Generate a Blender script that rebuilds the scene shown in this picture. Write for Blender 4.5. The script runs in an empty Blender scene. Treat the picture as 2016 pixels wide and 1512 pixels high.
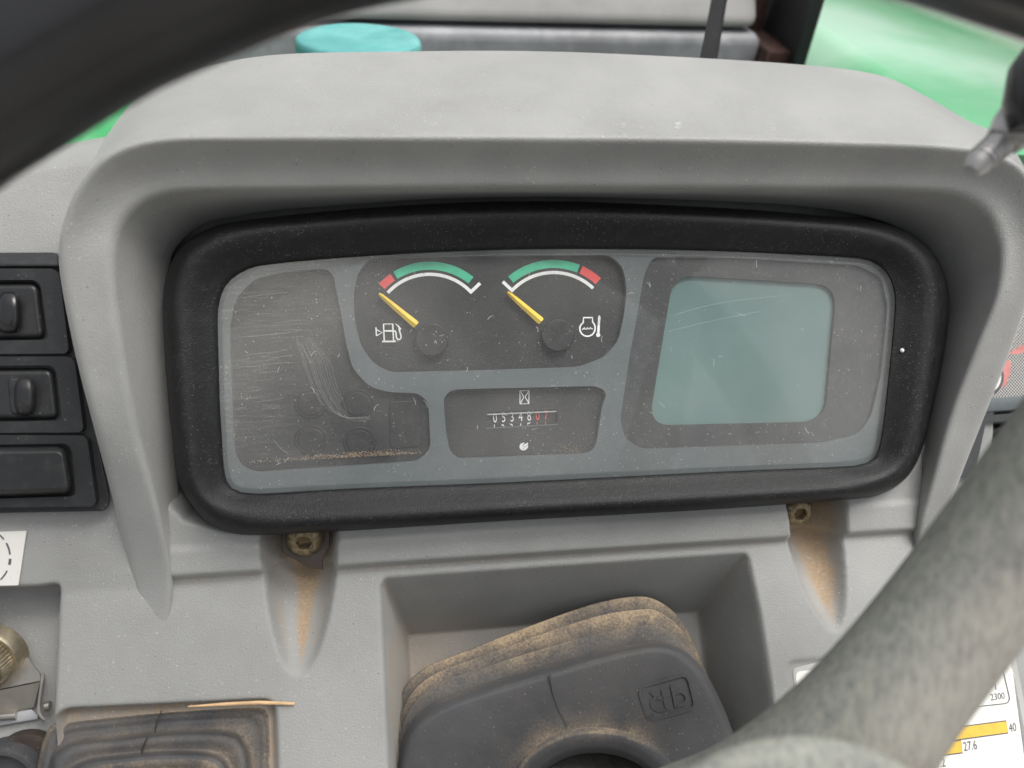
import bpy, bmesh, math, random
import numpy as np
from mathutils import Matrix, Vector
from mathutils.geometry import tessellate_polygon
random.seed(7); np.random.seed(7)
S = bpy.context.scene
COL = S.collection

# ---------------------------------------------------------------- camera, world, sun, exposure
F = 1515.0                      # focal length in photo pixels (2016 wide)
D = 0.273                       # camera to the middle of the instrument face, metres
ELEV = math.radians(40)         # elevation of the dash normal
def nrm(v): v = np.array(v, float); return v/np.linalg.norm(v)
Xc = nrm((0.988, 0.034, -0.15)); Yc = nrm(np.array((0,1,0.0)) - Xc*Xc[1]); Nc = np.cross(Xc, Yc)
RD = np.array([Xc, Yc, Nc])     # camera frame -> dash frame
CAM = RD @ np.array((0,0,D))
ORG = np.array((0,0,1.15))
WB = np.array([[1,0,0],[0,math.sin(ELEV),-math.cos(ELEV)],[0,math.cos(ELEV),math.sin(ELEV)]])  # dash -> world
def W4(base):
    m = Matrix.Identity(4); o = ORG + WB @ np.array(base)
    for i in range(3):
        for j in range(3): m[i][j] = WB[i,j]
        m[i][3] = o[i]
    return m
cam = bpy.data.cameras.new('camera'); camo = bpy.data.objects.new('camera', cam); COL.objects.link(camo)
cw = ORG + WB @ CAM; cr_ = WB @ RD
m = Matrix.Identity(4)
for i in range(3):
    for j in range(3): m[i][j] = cr_[i,j]
    m[i][3] = cw[i]
camo.matrix_world = m
cam.sensor_width = 36; cam.lens = F/2016*36; cam.clip_start = 0.005; cam.clip_end = 500
cam.dof.use_dof = True; cam.dof.focus_distance = 0.272; cam.dof.aperture_fstop = 7.0
S.camera = camo

SUN_EL, SUN_AZ = math.radians(74), math.radians(95)     # sun high on the right, behind thin cloud
w = bpy.data.worlds.new("World"); S.world = w; w.use_nodes = True
nt = w.node_tree; bg = nt.nodes['Background']
sky = nt.nodes.new('ShaderNodeTexSky'); sky.sky_type = 'NISHITA'; sky.sun_disc = False
sky.sun_elevation = SUN_EL; sky.sun_rotation = SUN_AZ; sky.dust_density = 6; sky.air_density = 1.0; sky.ozone_density = 1
hs = nt.nodes.new('ShaderNodeHueSaturation'); hs.inputs['Saturation'].default_value = 0.22
nt.links.new(sky.outputs[0], hs.inputs['Color']); nt.links.new(hs.outputs[0], bg.inputs[0]); bg.inputs[1].default_value = 0.125
sl = bpy.data.lights.new('sun', 'SUN'); sl.energy = 1.3; sl.angle = math.radians(35); sl.color = (1, .97, .92)
so = bpy.data.objects.new('sun', sl); COL.objects.link(so)
sd = Vector((math.sin(SUN_AZ)*math.cos(SUN_EL), math.cos(SUN_AZ)*math.cos(SUN_EL), math.sin(SUN_EL)))
so.rotation_euler = sd.to_track_quat('Z', 'Y').to_euler(); so.location = (0.4, 1.5, 3)
S.view_settings.view_transform = 'Standard'; S.view_settings.look = 'None'; S.view_settings.gamma = 1
S.view_settings.exposure = 0.52
S.cycles.max_bounces = 8; S.cycles.transparent_max_bounces = 12

# ---------------------------------------------------------------- geometry helpers (dash frame: x right, y up the panel, z out of it; metres)
def P(px, py, h=0.0):
    """point of the plane h mm above the instrument face seen at photo pixel px, py"""
    px = np.asarray(px, float); py = np.asarray(py, float); h = np.asarray(h, float)/1000
    d = np.stack([(px-1008)/F, (756-py)/F, -np.ones_like(px)], -1) @ RD.T
    t = (h - CAM[2])/d[..., 2]
    return CAM + d*t[..., None]
def PZ(px, py, z):
    px = np.asarray(px, float); py = np.asarray(py, float); z = np.asarray(z, float)
    d = np.stack([(px-1008)/F, (756-py)/F, -np.ones_like(px)], -1) @ RD.T
    return CAM + d*z[..., None]
def PL(pts, h=0.0):
    a = np.array(pts, float)
    if a.shape[1] == 3: return P(a[:,0], a[:,1], a[:,2])
    return P(a[:,0], a[:,1], np.full(len(a), h))
def cr(pts, n, closed=False):
    """Catmull-Rom through the points, n samples per segment"""
    a = np.array(pts, float); k = len(a); out = []
    t = np.linspace(0, 1, n, endpoint=False)[:, None]
    for i in range(k if closed else k-1):
        if closed: p0,p1,p2,p3 = a[(i-1)%k],a[i],a[(i+1)%k],a[(i+2)%k]
        else: p0,p1,p2,p3 = a[max(i-1,0)],a[i],a[i+1],a[min(i+2,k-1)]
        out.append(.5*((2*p1)+(p2-p0)*t+(2*p0-5*p1+4*p2-p3)*t**2+(3*p1-p0-3*p2+p3)*t**3))
    if not closed: out.append(a[-1:])
    return np.concatenate(out)
def resample(a, n, closed=True):
    b = np.vstack([a, a[:1]]) if closed else a
    s = np.r_[0, np.cumsum(np.linalg.norm(np.diff(b, axis=0), axis=1))]
    t = np.linspace(0, s[-1], n, endpoint=not closed)
    return np.stack([np.interp(t, s, b[:,i]) for i in range(b.shape[1])], -1)
def rpoly(pts, r, seg=5):
    """polygon with rounded corners"""
    a = np.array(pts, float); k = len(a); out = []
    rr = r if hasattr(r, '__len__') else [r]*k
    for i in range(k):
        p, q, s = a[i-1], a[i], a[(i+1)%k]
        d1, d2 = p-q, s-q; l1, l2 = np.linalg.norm(d1), np.linalg.norm(d2)
        e = min(rr[i], .48*l1, .48*l2); A = q+d1/l1*e; B = q+d2/l2*e
        for t in np.linspace(0, 1, seg): out.append((1-t)**2*A+2*t*(1-t)*q+t*t*B)
    return np.array(out)
def shrink(a, dpx):
    """offset a closed outline inwards by dpx"""
    a = np.array(a, float)[:, :2]
    t = np.roll(a,-1,0)-np.roll(a,1,0); t /= np.maximum(np.linalg.norm(t,axis=1,keepdims=True),1e-9)
    nn = np.stack([-t[:,1], t[:,0]], -1)
    area = np.sum(a[:,0]*np.roll(a[:,1],-1)-np.roll(a[:,0],-1)*a[:,1])
    return a + nn*(dpx if area > 0 else -dpx)

def shade(me, ang=38):
    me.polygons.foreach_set('use_smooth', [True]*len(me.polygons))
    try: me.set_sharp_from_angle(angle=math.radians(ang))
    except Exception: pass
def mk(name, V, Fc, mat, parent=None, ang=38, attrs=None, base=None, recalc=True):
    V = np.array(V, float)
    b = np.array(parent['_b']) if parent is not None else (np.array(base) if base is not None else V.mean(0))
    me = bpy.data.meshes.new(name)
    me.from_pydata((V-b).tolist(), [], [tuple(int(i) for i in f) for f in Fc])
    if attrs:
        for k, v in attrs.items():
            at = me.attributes.new(k, 'FLOAT', 'POINT'); at.data.foreach_set('value', np.asarray(v, np.float32))
    if recalc:
        bm = bmesh.new(); bm.from_mesh(me); bmesh.ops.recalc_face_normals(bm, faces=bm.faces); bm.to_mesh(me); bm.free()
    me.materials.append(mat); shade(me, ang)
    o = bpy.data.objects.new(name, me); COL.objects.link(o)
    if any(len(f) > 12 for f in Fc) and len(Fc) < 4000:
        wn = o.modifiers.new('wn', 'WEIGHTED_NORMAL'); wn.keep_sharp = True; wn.weight = 100
    if parent is not None: o.parent = parent; o['_b'] = parent['_b']
    else: o.matrix_world = W4(b); o['_b'] = b.tolist()
    return o
def tag(o, label, cat, group=None, kind=None):
    if label: o['label'] = label
    if cat: o['category'] = cat
    if group: o['group'] = group
    if kind: o['kind'] = kind
    return o
def thing(name, label, cat, base=(0,0,0), group=None):
    o = bpy.data.objects.new(name, None); COL.objects.link(o); o.empty_display_size = .01
    o.matrix_world = W4(base); o['_b'] = [float(x) for x in base]
    return tag(o, label, cat, group)
class MB:
    def __init__(s): s.V = []; s.F = []; s.n = 0; s.A = []
    def add(s, V, Fc, a=0.0):
        V = np.asarray(V, float); s.V.append(V); s.F += [tuple(i+s.n for i in f) for f in Fc]; s.n += len(V)
        s.A.append(np.full(len(V), a) if np.isscalar(a) else np.asarray(a)); return s
    def make(s, name, mat, parent=None, ang=38, base=None, recalc=True):
        return mk(name, np.vstack(s.V), s.F, mat, parent, ang, {'stain': np.concatenate(s.A)}, base, recalc)
def grid_faces(r, c, closed=False):
    f = []
    for i in range(r-1):
        for j in range(c if closed else c-1):
            k = (j+1) % c
            f.append((i*c+j, i*c+k, (i+1)*c+k, (i+1)*c+j))
    return f
def fillet(rings, radii, m=4):
    """round the profile that runs across a stack of rings (each n x 3, metres)"""
    out = [rings[0]]
    for i in range(1, len(rings)-1):
        q = rings[i]; r = radii[i]/1000
        if r <= 0: out.append(q); continue
        d1 = rings[i-1]-q; d2 = rings[i+1]-q
        l1 = np.linalg.norm(d1,axis=1,keepdims=True)+1e-9; l2 = np.linalg.norm(d2,axis=1,keepdims=True)+1e-9
        e1 = np.minimum(r, .47*l1); e2 = np.minimum(r, .47*l2)
        A = q+d1/l1*e1; B = q+d2/l2*e2
        for t in np.linspace(0,1,m): out.append((1-t)**2*A+2*t*(1-t)*q+t*t*B)
    out.append(rings[-1]); return out
def loft(rings, closed=True, cap0=False, cap1=False):
    n = len(rings[0]); V = np.vstack(rings); Fc = grid_faces(len(rings), n, closed)
    if cap0: Fc.append(tuple(range(n)))
    if cap1: Fc.append(tuple(range((len(rings)-1)*n, len(rings)*n)))
    return V, Fc
def slab(out, h0, h1, bev=4, holes=()):
    """flat plate with outline in pixels, from h0 up to h1 mm, edge eased by bev px"""
    out = np.array(out, float)[:, :2]
    mb = MB()
    if not holes:
        rings = [PL(out, h0), PL(out, h1-min(.5, (h1-h0)*.4)), PL(shrink(out, bev*.35), h1-min(.15,(h1-h0)*.12)), PL(shrink(out, bev), h1)]
        if bev <= 0: rings = [PL(out, h0), PL(out, h1)]
        V, Fc = loft(rings, True, False, True); return V, Fc
    loops = [PL(out, h1)]+[PL(np.array(h, float), h1) for h in holes]
    tri = tessellate_polygon([[Vector(p) for p in l] for l in loops])
    V = list(np.vstack(loops)); Fc = [tuple(t) for t in tri]; k = 0
    for i, l in enumerate(loops):
        n = len(l); b = len(V); V += [p-np.array((0,0,(h1-h0)/1000)) for p in l]
        for j in range(n): Fc.append((k+j, k+(j+1)%n, b+(j+1)%n, b+j))
        k += n
    return np.array(V), Fc
def dome(out, h0, h1, inset, steps=6, power=2.0):
    """pad with a rounded edge, inset px wide, and a nearly flat top"""
    rings = [PL(out, h0)]
    for k in range(steps+1):
        a = k/steps*math.pi/2
        rings.append(PL(shrink(out, inset*(1-math.cos(a))), h0+(h1-h0)*(.15+.85*math.sin(a))))
    return loft(rings, True, False, True)
def strip(pts, wpx, h, closed=False, th=.12):
    """a printed line: ribbon wpx wide along pixel points, lying at h mm"""
    a = np.array(pts, float); k = len(a)
    if closed: t = np.roll(a,-1,0)-np.roll(a,1,0)
    else: t = np.gradient(a, axis=0)
    t /= np.maximum(np.linalg.norm(t,axis=1,keepdims=True),1e-9); nn = np.stack([-t[:,1],t[:,0]],-1)
    wv = np.full(k, wpx) if np.isscalar(wpx) else np.array(wpx, float)
    L = a+nn*wv[:,None]/2; R = a-nn*wv[:,None]/2
    V = np.vstack([PL(L,h), PL(R,h), PL(L,h-th), PL(R,h-th)]); Fc = []
    for i in range(k if closed else k-1):
        j = (i+1) % k
        Fc += [(i,j,k+j,k+i),(i,2*k+i,2*k+j,j),(k+i,k+j,3*k+j,3*k+i)]
    return V, Fc
def poly(pts, h, th=.12):
    a = np.array(pts, float); n = len(a); V = np.vstack([PL(a,h), PL(a,h-th)])
    return V, [tuple(range(n))]+[(i,(i+1)%n,n+(i+1)%n,n+i) for i in range(n)]
def arcpts(c, r, a0, a1, n=24, ry=None):
    t = np.radians(np.linspace(a0, a1, n)); return np.stack([c[0]+r*np.cos(t), c[1]-(ry or r)*np.sin(t)], -1)
def sector(c, r0, r1, a0, a1, h, n=24):
    return poly(np.vstack([arcpts(c,r1,a0,a1,n), arcpts(c,r0,a1,a0,n)]), h)
def tube(pts, rad, n=20, cap=True, flat=None):
    """sweep a circle along 3-D points (metres); flat = (axis vector, factor) squashes it"""
    a = np.array(pts, float); k = len(a); rad = np.full(k, rad) if np.isscalar(rad) else np.array(rad, float)
    t = np.gradient(a, axis=0); t /= np.linalg.norm(t,axis=1,keepdims=True)
    u = np.cross(t[0], (0.31,0.2,1.0)); u = nrm(u); rings = []
    for i in range(k):
        u = nrm(u - t[i]*np.dot(u,t[i])); v = np.cross(t[i], u)
        th = np.linspace(0, 2*math.pi, n, endpoint=False)
        rings.append(a[i]+rad[i]*(np.cos(th)[:,None]*u+np.sin(th)[:,None]*v))
    return loft(rings, True, cap, cap)
def lathe(c, axis, prof, n=32, cap1=True, cap0=False):
    ax = nrm(axis); u = nrm(np.cross(ax, (0.13,1,0.2))); v = np.cross(ax,u)
    th = np.linspace(0,2*math.pi,n,endpoint=False); cc = np.cos(th)[:,None]*u+np.sin(th)[:,None]*v
    return loft([np.array(c)+ax*z+cc*max(r,1e-6) for r,z in prof], True, cap0, cap1)
def text(s, c, hpx, ang, sx, h, th=.1):
    """built-in font laid on the dash plane, centred on pixel c, hpx tall"""
    cu = bpy.data.curves.new('t','FONT'); cu.body = s; cu.resolution_u = 3
    o = bpy.data.objects.new('t', cu); COL.objects.link(o)
    dg = bpy.context.evaluated_depsgraph_get(); me = bpy.data.meshes.new_from_object(o.evaluated_get(dg))
    v = np.array([p.co[:2] for p in me.vertices]); f = [tuple(p.vertices) for p in me.polygons]
    bpy.data.objects.remove(o); bpy.data.curves.remove(cu); bpy.data.meshes.remove(me)
    lo, hi = v.min(0), v.max(0); v = (v-(lo+hi)/2)/(hi[1]-lo[1])*hpx; v[:,0] *= sx
    ca, sa = math.cos(math.radians(ang)), math.sin(math.radians(ang))
    x = v[:,0]*ca - v[:,1]*sa; y = v[:,0]*sa + v[:,1]*ca
    return P(c[0]+x, c[1]-y, np.full(len(x), h)), f

# ---------------------------------------------------------------- materials
def newmat(name):
    m = bpy.data.materials.new(name); m.use_nodes = True; nt = m.node_tree
    return m, nt, nt.nodes['Principled BSDF']
def nd(nt, t, **kw):
    n = nt.nodes.new('ShaderNode'+t)
    for k, v in kw.items():
        if k in n.inputs: n.inputs[k].default_value = v
        else: setattr(n, k, v)
    return n
def mixc(nt, fac, a, b, blend='MIX'):
    n = nt.nodes.new('ShaderNodeMix'); n.data_type = 'RGBA'; n.blend_type = blend
    for sock, v in ((n.inputs[0], fac), (n.inputs[6], a), (n.inputs[7], b)):
        if hasattr(v, 'is_linked'): nt.links.new(v, sock)
        else: sock.default_value = v if not isinstance(v, tuple) else (*v[:3], 1)
    return n.outputs[2]
def mth(nt, op, a, b=0.0, c=None, clamp=False):
    n = nt.nodes.new('ShaderNodeMath'); n.operation = op; n.use_clamp = clamp
    for i, v in enumerate((a, b) if c is None else (a, b, c)):
        if hasattr(v, 'is_linked'): nt.links.new(v, n.inputs[i])
        else: n.inputs[i].default_value = v
    return n.outputs[0]
def ramp(nt, x, lo, hi):
    n = nt.nodes.new('ShaderNodeMapRange'); n.inputs[1].default_value = lo; n.inputs[2].default_value = hi; n.clamp = True
    nt.links.new(x, n.inputs[0]); return n.outputs[0]
def coords(nt): return nd(nt, 'TexCoord').outputs['Object']
def noise(nt, vec, scale, detail=3, rough=.55):
    n = nd(nt, 'TexNoise', Scale=scale, Detail=detail, Roughness=rough); nt.links.new(vec, n.inputs['Vector']); return n.outputs['Fac']
def specks(nt, vec, scale, size, keep):
    """scattered small dots: size as a share of the cell, keep = share of cells that carry one"""
    v = nd(nt, 'TexVoronoi', Scale=scale); nt.links.new(vec, v.inputs['Vector'])
    sp = nd(nt, 'SeparateColor'); nt.links.new(v.outputs['Color'], sp.inputs[0])
    big = mth(nt, 'MULTIPLY', sp.outputs[1], size)
    a = mth(nt, 'LESS_THAN', v.outputs['Distance'], big); b = mth(nt, 'LESS_THAN', sp.outputs[0], keep)
    return mth(nt, 'MULTIPLY', a, b)
def plastic(name, col, rough=.55, var=.12, grain=1400, bump=.25, dust=(.55,.53,.49), dustamt=.5, keep=.10, big=.5, spec=.5, stain=(.36,.21,.09), mott=None, dots=(900,.30), patch=1.2, sheen=0.0):
    m, nt, b = newmat(name); v = coords(nt)
    n1 = noise(nt, v, 22, 4); n2 = noise(nt, v, 260, 3)
    dk = tuple(c*(1-var) for c in col); lt = tuple(min(1, c*(1+var)) for c in col)
    c = mixc(nt, ramp(nt, n1, .3, .7), dk, lt)
    c = mixc(nt, mth(nt,'MULTIPLY', ramp(nt, n2, .5, .85), .05, clamp=True), c, dust)
    if mott: c = mixc(nt, mth(nt,'MULTIPLY',ramp(nt, noise(nt, v, mott[1], 5, .65), .45, .68), mott[2]), c, mott[0])
    at = nd(nt, 'Attribute'); at.attribute_name = 'stain'
    g = noise(nt, v, 1100, 2, .6)
    gm = noise(nt, v, 95, 4, .65)
    gg = mth(nt,'ADD', mth(nt,'MULTIPLY', mth(nt,'SUBTRACT', g, .5), 1.3), mth(nt,'MULTIPLY', mth(nt,'SUBTRACT', gm, .5), patch))
    sf = ramp(nt, mth(nt,'ADD', at.outputs['Fac'], mth(nt,'MULTIPLY', gg, mth(nt,'MINIMUM',mth(nt,'MULTIPLY',at.outputs['Fac'],1.6),1.0))), .04, .95)
    sf = mth(nt,'MULTIPLY', sf, .92)
    c = mixc(nt, sf, c, mixc(nt, g, tuple(s*.6 for s in stain), tuple(min(1,s*1.5) for s in stain)))
    s1 = specks(nt, v, dots[0], dots[1], keep); s2 = specks(nt, v, 480, .13*big, keep*.6)
    s3 = specks(nt, v, 620, .17, keep*.6)
    pt = ramp(nt, noise(nt, v, 55, 3, .6), .38, .62); s1 = mth(nt,'MULTIPLY', s1, pt); s2 = mth(nt,'MULTIPLY', s2, mth(nt,'ADD', mth(nt,'MULTIPLY', pt, .8), .2))
    c = mixc(nt, mth(nt,'MULTIPLY', s1, dustamt), c, dust)
    c = mixc(nt, mth(nt,'MULTIPLY', s3, .55), c, (.03,.028,.025))
    c = mixc(nt, mth(nt,'MULTIPLY', s2, min(1,dustamt*1.6)), c, (.85,.84,.80))
    nt.links.new(c, b.inputs['Base Color'])
    r = mth(nt,'ADD', mth(nt,'MULTIPLY', n2, .2), rough-.1); r = mth(nt,'ADD', r, mth(nt,'MULTIPLY', sf, .25), clamp=True)
    nt.links.new(r, b.inputs['Roughness']); b.inputs['Specular IOR Level'].default_value = spec
    b.inputs['Sheen Weight'].default_value = sheen; b.inputs['Sheen Roughness'].default_value = .4; b.inputs['Sheen Tint'].default_value = (1,.99,.95,1)
    bp = nd(nt, 'Bump', Strength=bump, Distance=.0003); nt.links.new(noise(nt, v, grain, 2, .5), bp.inputs['Height'])
    nt.links.new(bp.outputs[0], b.inputs['Normal'])
    return m
def plain(name, col, rough=.5, metal=0, spec=.5, coat=0, var=.1, scale=300, bump=0, emis=None):
    m, nt, b = newmat(name); v = coords(nt)
    c = mixc(nt, ramp(nt, noise(nt, v, scale, 4), .3, .7), tuple(x*(1-var) for x in col), tuple(min(1,x*(1+var)) for x in col))
    nt.links.new(c, b.inputs['Base Color']); b.inputs['Roughness'].default_value = rough; b.inputs['Metallic'].default_value = metal
    b.inputs['Specular IOR Level'].default_value = spec; b.inputs['Coat Weight'].default_value = coat
    if bump:
        bp = nd(nt,'Bump',Strength=bump,Distance=.0004); nt.links.new(noise(nt,v,scale*2,3),bp.inputs['Height']); nt.links.new(bp.outputs[0], b.inputs['Normal'])
    return m

M = {}
M['grey'] = plastic('grey moulded plastic', (.295,.297,.287), .52, .13, stain=(.37,.265,.165), keep=.32, dustamt=.6, grain=1700, bump=.6, sheen=.30)
M['black'] = plastic('black satin plastic', (.0085,.009,.0098), .46, .15, dustamt=.38, keep=.5, spec=.34, dust=(.22,.22,.225), big=.35, grain=2200, bump=.6, dots=(1500,.36))
M['switch'] = plastic('black switch plastic', (.020,.021,.022), .42, .2, dustamt=.35, keep=.10, spec=.5, dust=(.32,.31,.30), big=.4)
M['rubber'] = plastic('dusty black rubber', (.075,.077,.082), .60, .25, grain=900, bump=.35, dustamt=.45, keep=.3, spec=.3, dust=(.34,.29,.23), stain=(.40,.305,.20), mott=((.15,.13,.105),26,.25), patch=2.0)
M['mask'] = plastic('blue grey face plate', (.108,.130,.134), .6, .1, dustamt=.5, keep=.3, big=.3)
M['window'] = plastic('dark grained gauge plate', (.020,.0215,.021), .6, .2, grain=1800, bump=.5, dustamt=.35, keep=.5, dust=(.20,.20,.19), big=.2)
M['lcdframe'] = plastic('charcoal display surround', (.045,.049,.051), .6, .1, dustamt=.35, keep=.4, big=.2)
M['hub'] = plastic('black hub plastic', (.007,.007,.0075), .5, .1, dustamt=.3, keep=.3, big=.2)
M['lcd'] = plain('unlit green display glass', (.145,.238,.225), .35, 0, .5, var=.06, scale=25)
M['white'] = plain('white print', (.95,.97,.93), .6)
M['red'] = plain('red print', (.85,.10,.09), .6)
M['green'] = plain('green print', (.06,.55,.32), .6)
M['needle'] = plain('yellow needle plastic', (1.0,.66,.05), .45, var=.12, scale=180)
M['ink'] = plain('grey ink', (.10,.10,.11), .6)
M['gold'] = plain('yellow print', (.78,.50,.07), .55, var=.08)
M['label'] = plastic('worn white label', (.78,.77,.72), .45, .05, dustamt=.2, keep=.1, dust=(.45,.42,.36))
M['labeledge'] = plastic('worn label border', (.42,.42,.40), .5, .15)
M['pink'] = plain('faded pink print', (.60,.24,.22), .55, var=.25, scale=120)
M['bolt'] = plain('yellow zinc bolt', (.25,.20,.125), .45, .8, var=.6, scale=500, bump=.5)
M['boltdark'] = plain('dirty socket', (.22,.16,.09), .7, .4, var=.4, scale=900)
M['steel'] = plain('dull steel', (.52,.49,.44), .34, .9, var=.18, scale=120, bump=.1)
M['steeldark'] = plain('darkened steel', (.18,.18,.19), .4, .8, var=.3, scale=200)
M['knurl'] = plain('brassy knurled steel', (.46,.40,.29), .4, .85, var=.25, scale=300)
M['torn'] = plastic('torn brown rubber', (.055,.042,.034), .6, .3, bump=.4, dustamt=.3)
M['scuff'] = plain('pale scuff', (.62,.62,.60), .7); M['scuff'].node_tree.nodes['Principled BSDF'].inputs['Alpha'].default_value = .6
M['straw'] = plain('dry straw', (.66,.44,.24), .7, var=.2, scale=200)
M['dust'] = plain('sandy dust', (.40,.31,.20), .95, var=.35, scale=900)
M['rim'] = plain('black rim vinyl', (.012,.012,.0135), .30, 0, .5, coat=.35, var=.3, scale=60, bump=.05)
M['dark'] = plain('dark void', (.012,.012,.012), .8)
M['box'] = plastic('weathered grey cover', (.31,.305,.295), .5, .15, dustamt=.25, keep=.05, mott=((.38,.37,.365),30,.5))
M['boxdark'] = plastic('weathered dark box', (.25,.255,.265), .5, .2, dustamt=.25, keep=.05, mott=((.40,.40,.42),55,.7))
M['strap'] = plastic('black rubber strap', (.014,.014,.015), .55, .2, dustamt=.35, keep=.04, dots=(500,.2), dust=(.3,.3,.29), spec=.2)
M['rust'] = plain('rusty bracket', (.085,.042,.033), .8, .1, var=.4, scale=60)
M['brackets'] = plain('black painted bracket', (.02,.021,.022), .5, .2)
M['teal'] = plastic('sun bleached turquoise plastic', (.09,.34,.33), .6, .12, dustamt=.3, keep=.12, dust=(.45,.75,.72), mott=((.22,.50,.49),60,.5))
M['shaft'] = plain('grey zinc thread', (.55,.54,.53), .4, .6, var=.2, scale=200)
def paint():
    m, nt, b = newmat('green gloss paint'); v = coords(nt)
    n = noise(nt, v, 9, 5, .6)
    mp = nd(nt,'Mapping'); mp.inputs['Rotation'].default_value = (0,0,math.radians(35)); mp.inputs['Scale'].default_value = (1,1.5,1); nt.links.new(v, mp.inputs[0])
    painted_sheen = ramp(nt, noise(nt, mp.outputs[0], 4.5, 4, .5), .42, .60)  # pale streaks put into the colour to imitate sky reflections on the bonnet
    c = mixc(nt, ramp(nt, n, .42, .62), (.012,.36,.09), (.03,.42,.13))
    c = mixc(nt, mth(nt,'MULTIPLY', painted_sheen, .5), c, (.62,.80,.68))
    c = mixc(nt, mth(nt,'MULTIPLY', ramp(nt, noise(nt, v, 90, 4, .6), .5, .75), .15), c, (.45,.60,.48))
    nt.links.new(c, b.inputs['Base Color']); b.inputs['Coat Weight'].default_value = 1; b.inputs['Coat Roughness'].default_value = .12
    nt.links.new(mth(nt,'ADD', mth(nt,'MULTIPLY', n, .3), .2), b.inputs['Roughness']); return m
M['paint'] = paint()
def spoke_mat():
    m, nt, b = newmat('weathered wheel spoke skin'); v = coords(nt)
    mp = nd(nt,'Mapping'); mp.inputs['Rotation'].default_value = (0,0,math.radians(-50)); mp.inputs['Scale'].default_value = (1,.35,1); nt.links.new(v, mp.inputs[0])
    n1 = noise(nt, v, 60, 5, .65); n2 = noise(nt, mp.outputs[0], 700, 4, .65); n3 = noise(nt, v, 90, 5, .65)
    at = nd(nt, 'Attribute'); at.attribute_name = 'stain'
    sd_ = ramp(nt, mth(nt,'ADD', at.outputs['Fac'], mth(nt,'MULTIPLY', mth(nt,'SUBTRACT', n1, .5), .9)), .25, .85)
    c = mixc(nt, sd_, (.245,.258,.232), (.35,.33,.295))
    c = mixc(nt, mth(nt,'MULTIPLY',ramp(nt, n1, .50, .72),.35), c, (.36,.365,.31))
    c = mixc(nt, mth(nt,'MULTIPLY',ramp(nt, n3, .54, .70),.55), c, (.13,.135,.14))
    c = mixc(nt, mth(nt,'MULTIPLY',ramp(nt, n2, .40, .72),.5), c, (.45,.43,.36))
    c = mixc(nt, mth(nt,'MULTIPLY',ramp(nt, n2, .52, .30),.35), c, (.12,.125,.12))
    nt.links.new(c, b.inputs['Base Color']); b.inputs['Roughness'].default_value = .7; b.inputs['Specular IOR Level'].default_value = .25
    bp = nd(nt,'Bump',Strength=.4,Distance=.0006); nt.links.new(n2,bp.inputs['Height']); nt.links.new(bp.outputs[0], b.inputs['Normal'])
    return m
M['spoke'] = spoke_mat()
def lens_mat():
    m, nt, b = newmat('dusty clear lens'); v = coords(nt); out = nt.nodes['Material Output']; nt.nodes.remove(b)
    tr = nd(nt,'BsdfTransparent'); gl = nd(nt,'BsdfGlossy', Roughness=.03); df = nd(nt,'BsdfDiffuse'); df.inputs[0].default_value = (.55,.54,.51,1)
    fr = nd(nt,'Fresnel'); ge = nd(nt,'NewGeometry')      # a thin sheet: the same reflectance from either side
    nt.links.new(mth(nt,'SUBTRACT', 1.5, mth(nt,'MULTIPLY', ge.outputs['Backfacing'], 1.5-1/1.5)), fr.inputs['IOR'])
    a = nd(nt,'MixShader'); nt.links.new(fr.outputs[0], a.inputs[0]); nt.links.new(tr.outputs[0], a.inputs[1]); nt.links.new(gl.outputs[0], a.inputs[2])
    # dust grains, wipe marks at the left; haze patches also painted for soft reflections
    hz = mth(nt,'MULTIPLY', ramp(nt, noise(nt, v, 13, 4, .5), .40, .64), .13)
    gr = mth(nt,'MULTIPLY', ramp(nt, noise(nt, v, 1700, 2, .6), .52, .78), .07)
    s1 = mth(nt,'MULTIPLY', specks(nt, v, 1100, .30, .22), .40); s2 = mth(nt,'MULTIPLY', specks(nt, v, 420, .10, .10), .7)
    pt = ramp(nt, noise(nt, v, 48, 3, .6), .36, .64); s1 = mth(nt,'MULTIPLY', s1, mth(nt,'ADD', mth(nt,'MULTIPLY', pt, .85), .15)); s2 = mth(nt,'MULTIPLY', s2, mth(nt,'ADD', mth(nt,'MULTIPLY', pt, .85), .15))
    mp = nd(nt,'Mapping'); mp.inputs['Rotation'].default_value = (0,0,math.radians(-7)); mp.inputs['Scale'].default_value = (1,16,1); nt.links.new(v, mp.inputs[0])
    st = ramp(nt, noise(nt, mp.outputs[0], 95, 4, .7), .50, .78)
    sx = nd(nt,'SeparateXYZ'); nt.links.new(v, sx.inputs[0])
    lf = ramp(nt, mth(nt,'ADD', sx.outputs[0], mth(nt,'MULTIPLY', noise(nt, v, 40, 3), .06)), -.012, -.075)
    wp = mth(nt,'MULTIPLY', mth(nt,'MULTIPLY', mth(nt,'ADD', mth(nt,'MULTIPLY', st, .85), .42), lf), .26)
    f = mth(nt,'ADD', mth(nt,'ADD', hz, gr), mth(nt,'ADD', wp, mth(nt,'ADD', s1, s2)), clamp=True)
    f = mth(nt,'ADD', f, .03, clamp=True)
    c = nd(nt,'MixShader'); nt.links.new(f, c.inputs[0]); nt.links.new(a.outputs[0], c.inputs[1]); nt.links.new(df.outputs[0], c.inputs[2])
    nt.links.new(c.outputs[0], out.inputs[0]); return m
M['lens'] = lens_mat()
def scratch_mat():
    m, nt, b = newmat('lens scratch'); out = nt.nodes['Material Output']; b.inputs['Base Color'].default_value = (.6,.6,.57,1); b.inputs['Roughness'].default_value = .8
    b.inputs['Alpha'].default_value = .22; return m
M['scratch'] = scratch_mat()
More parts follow.
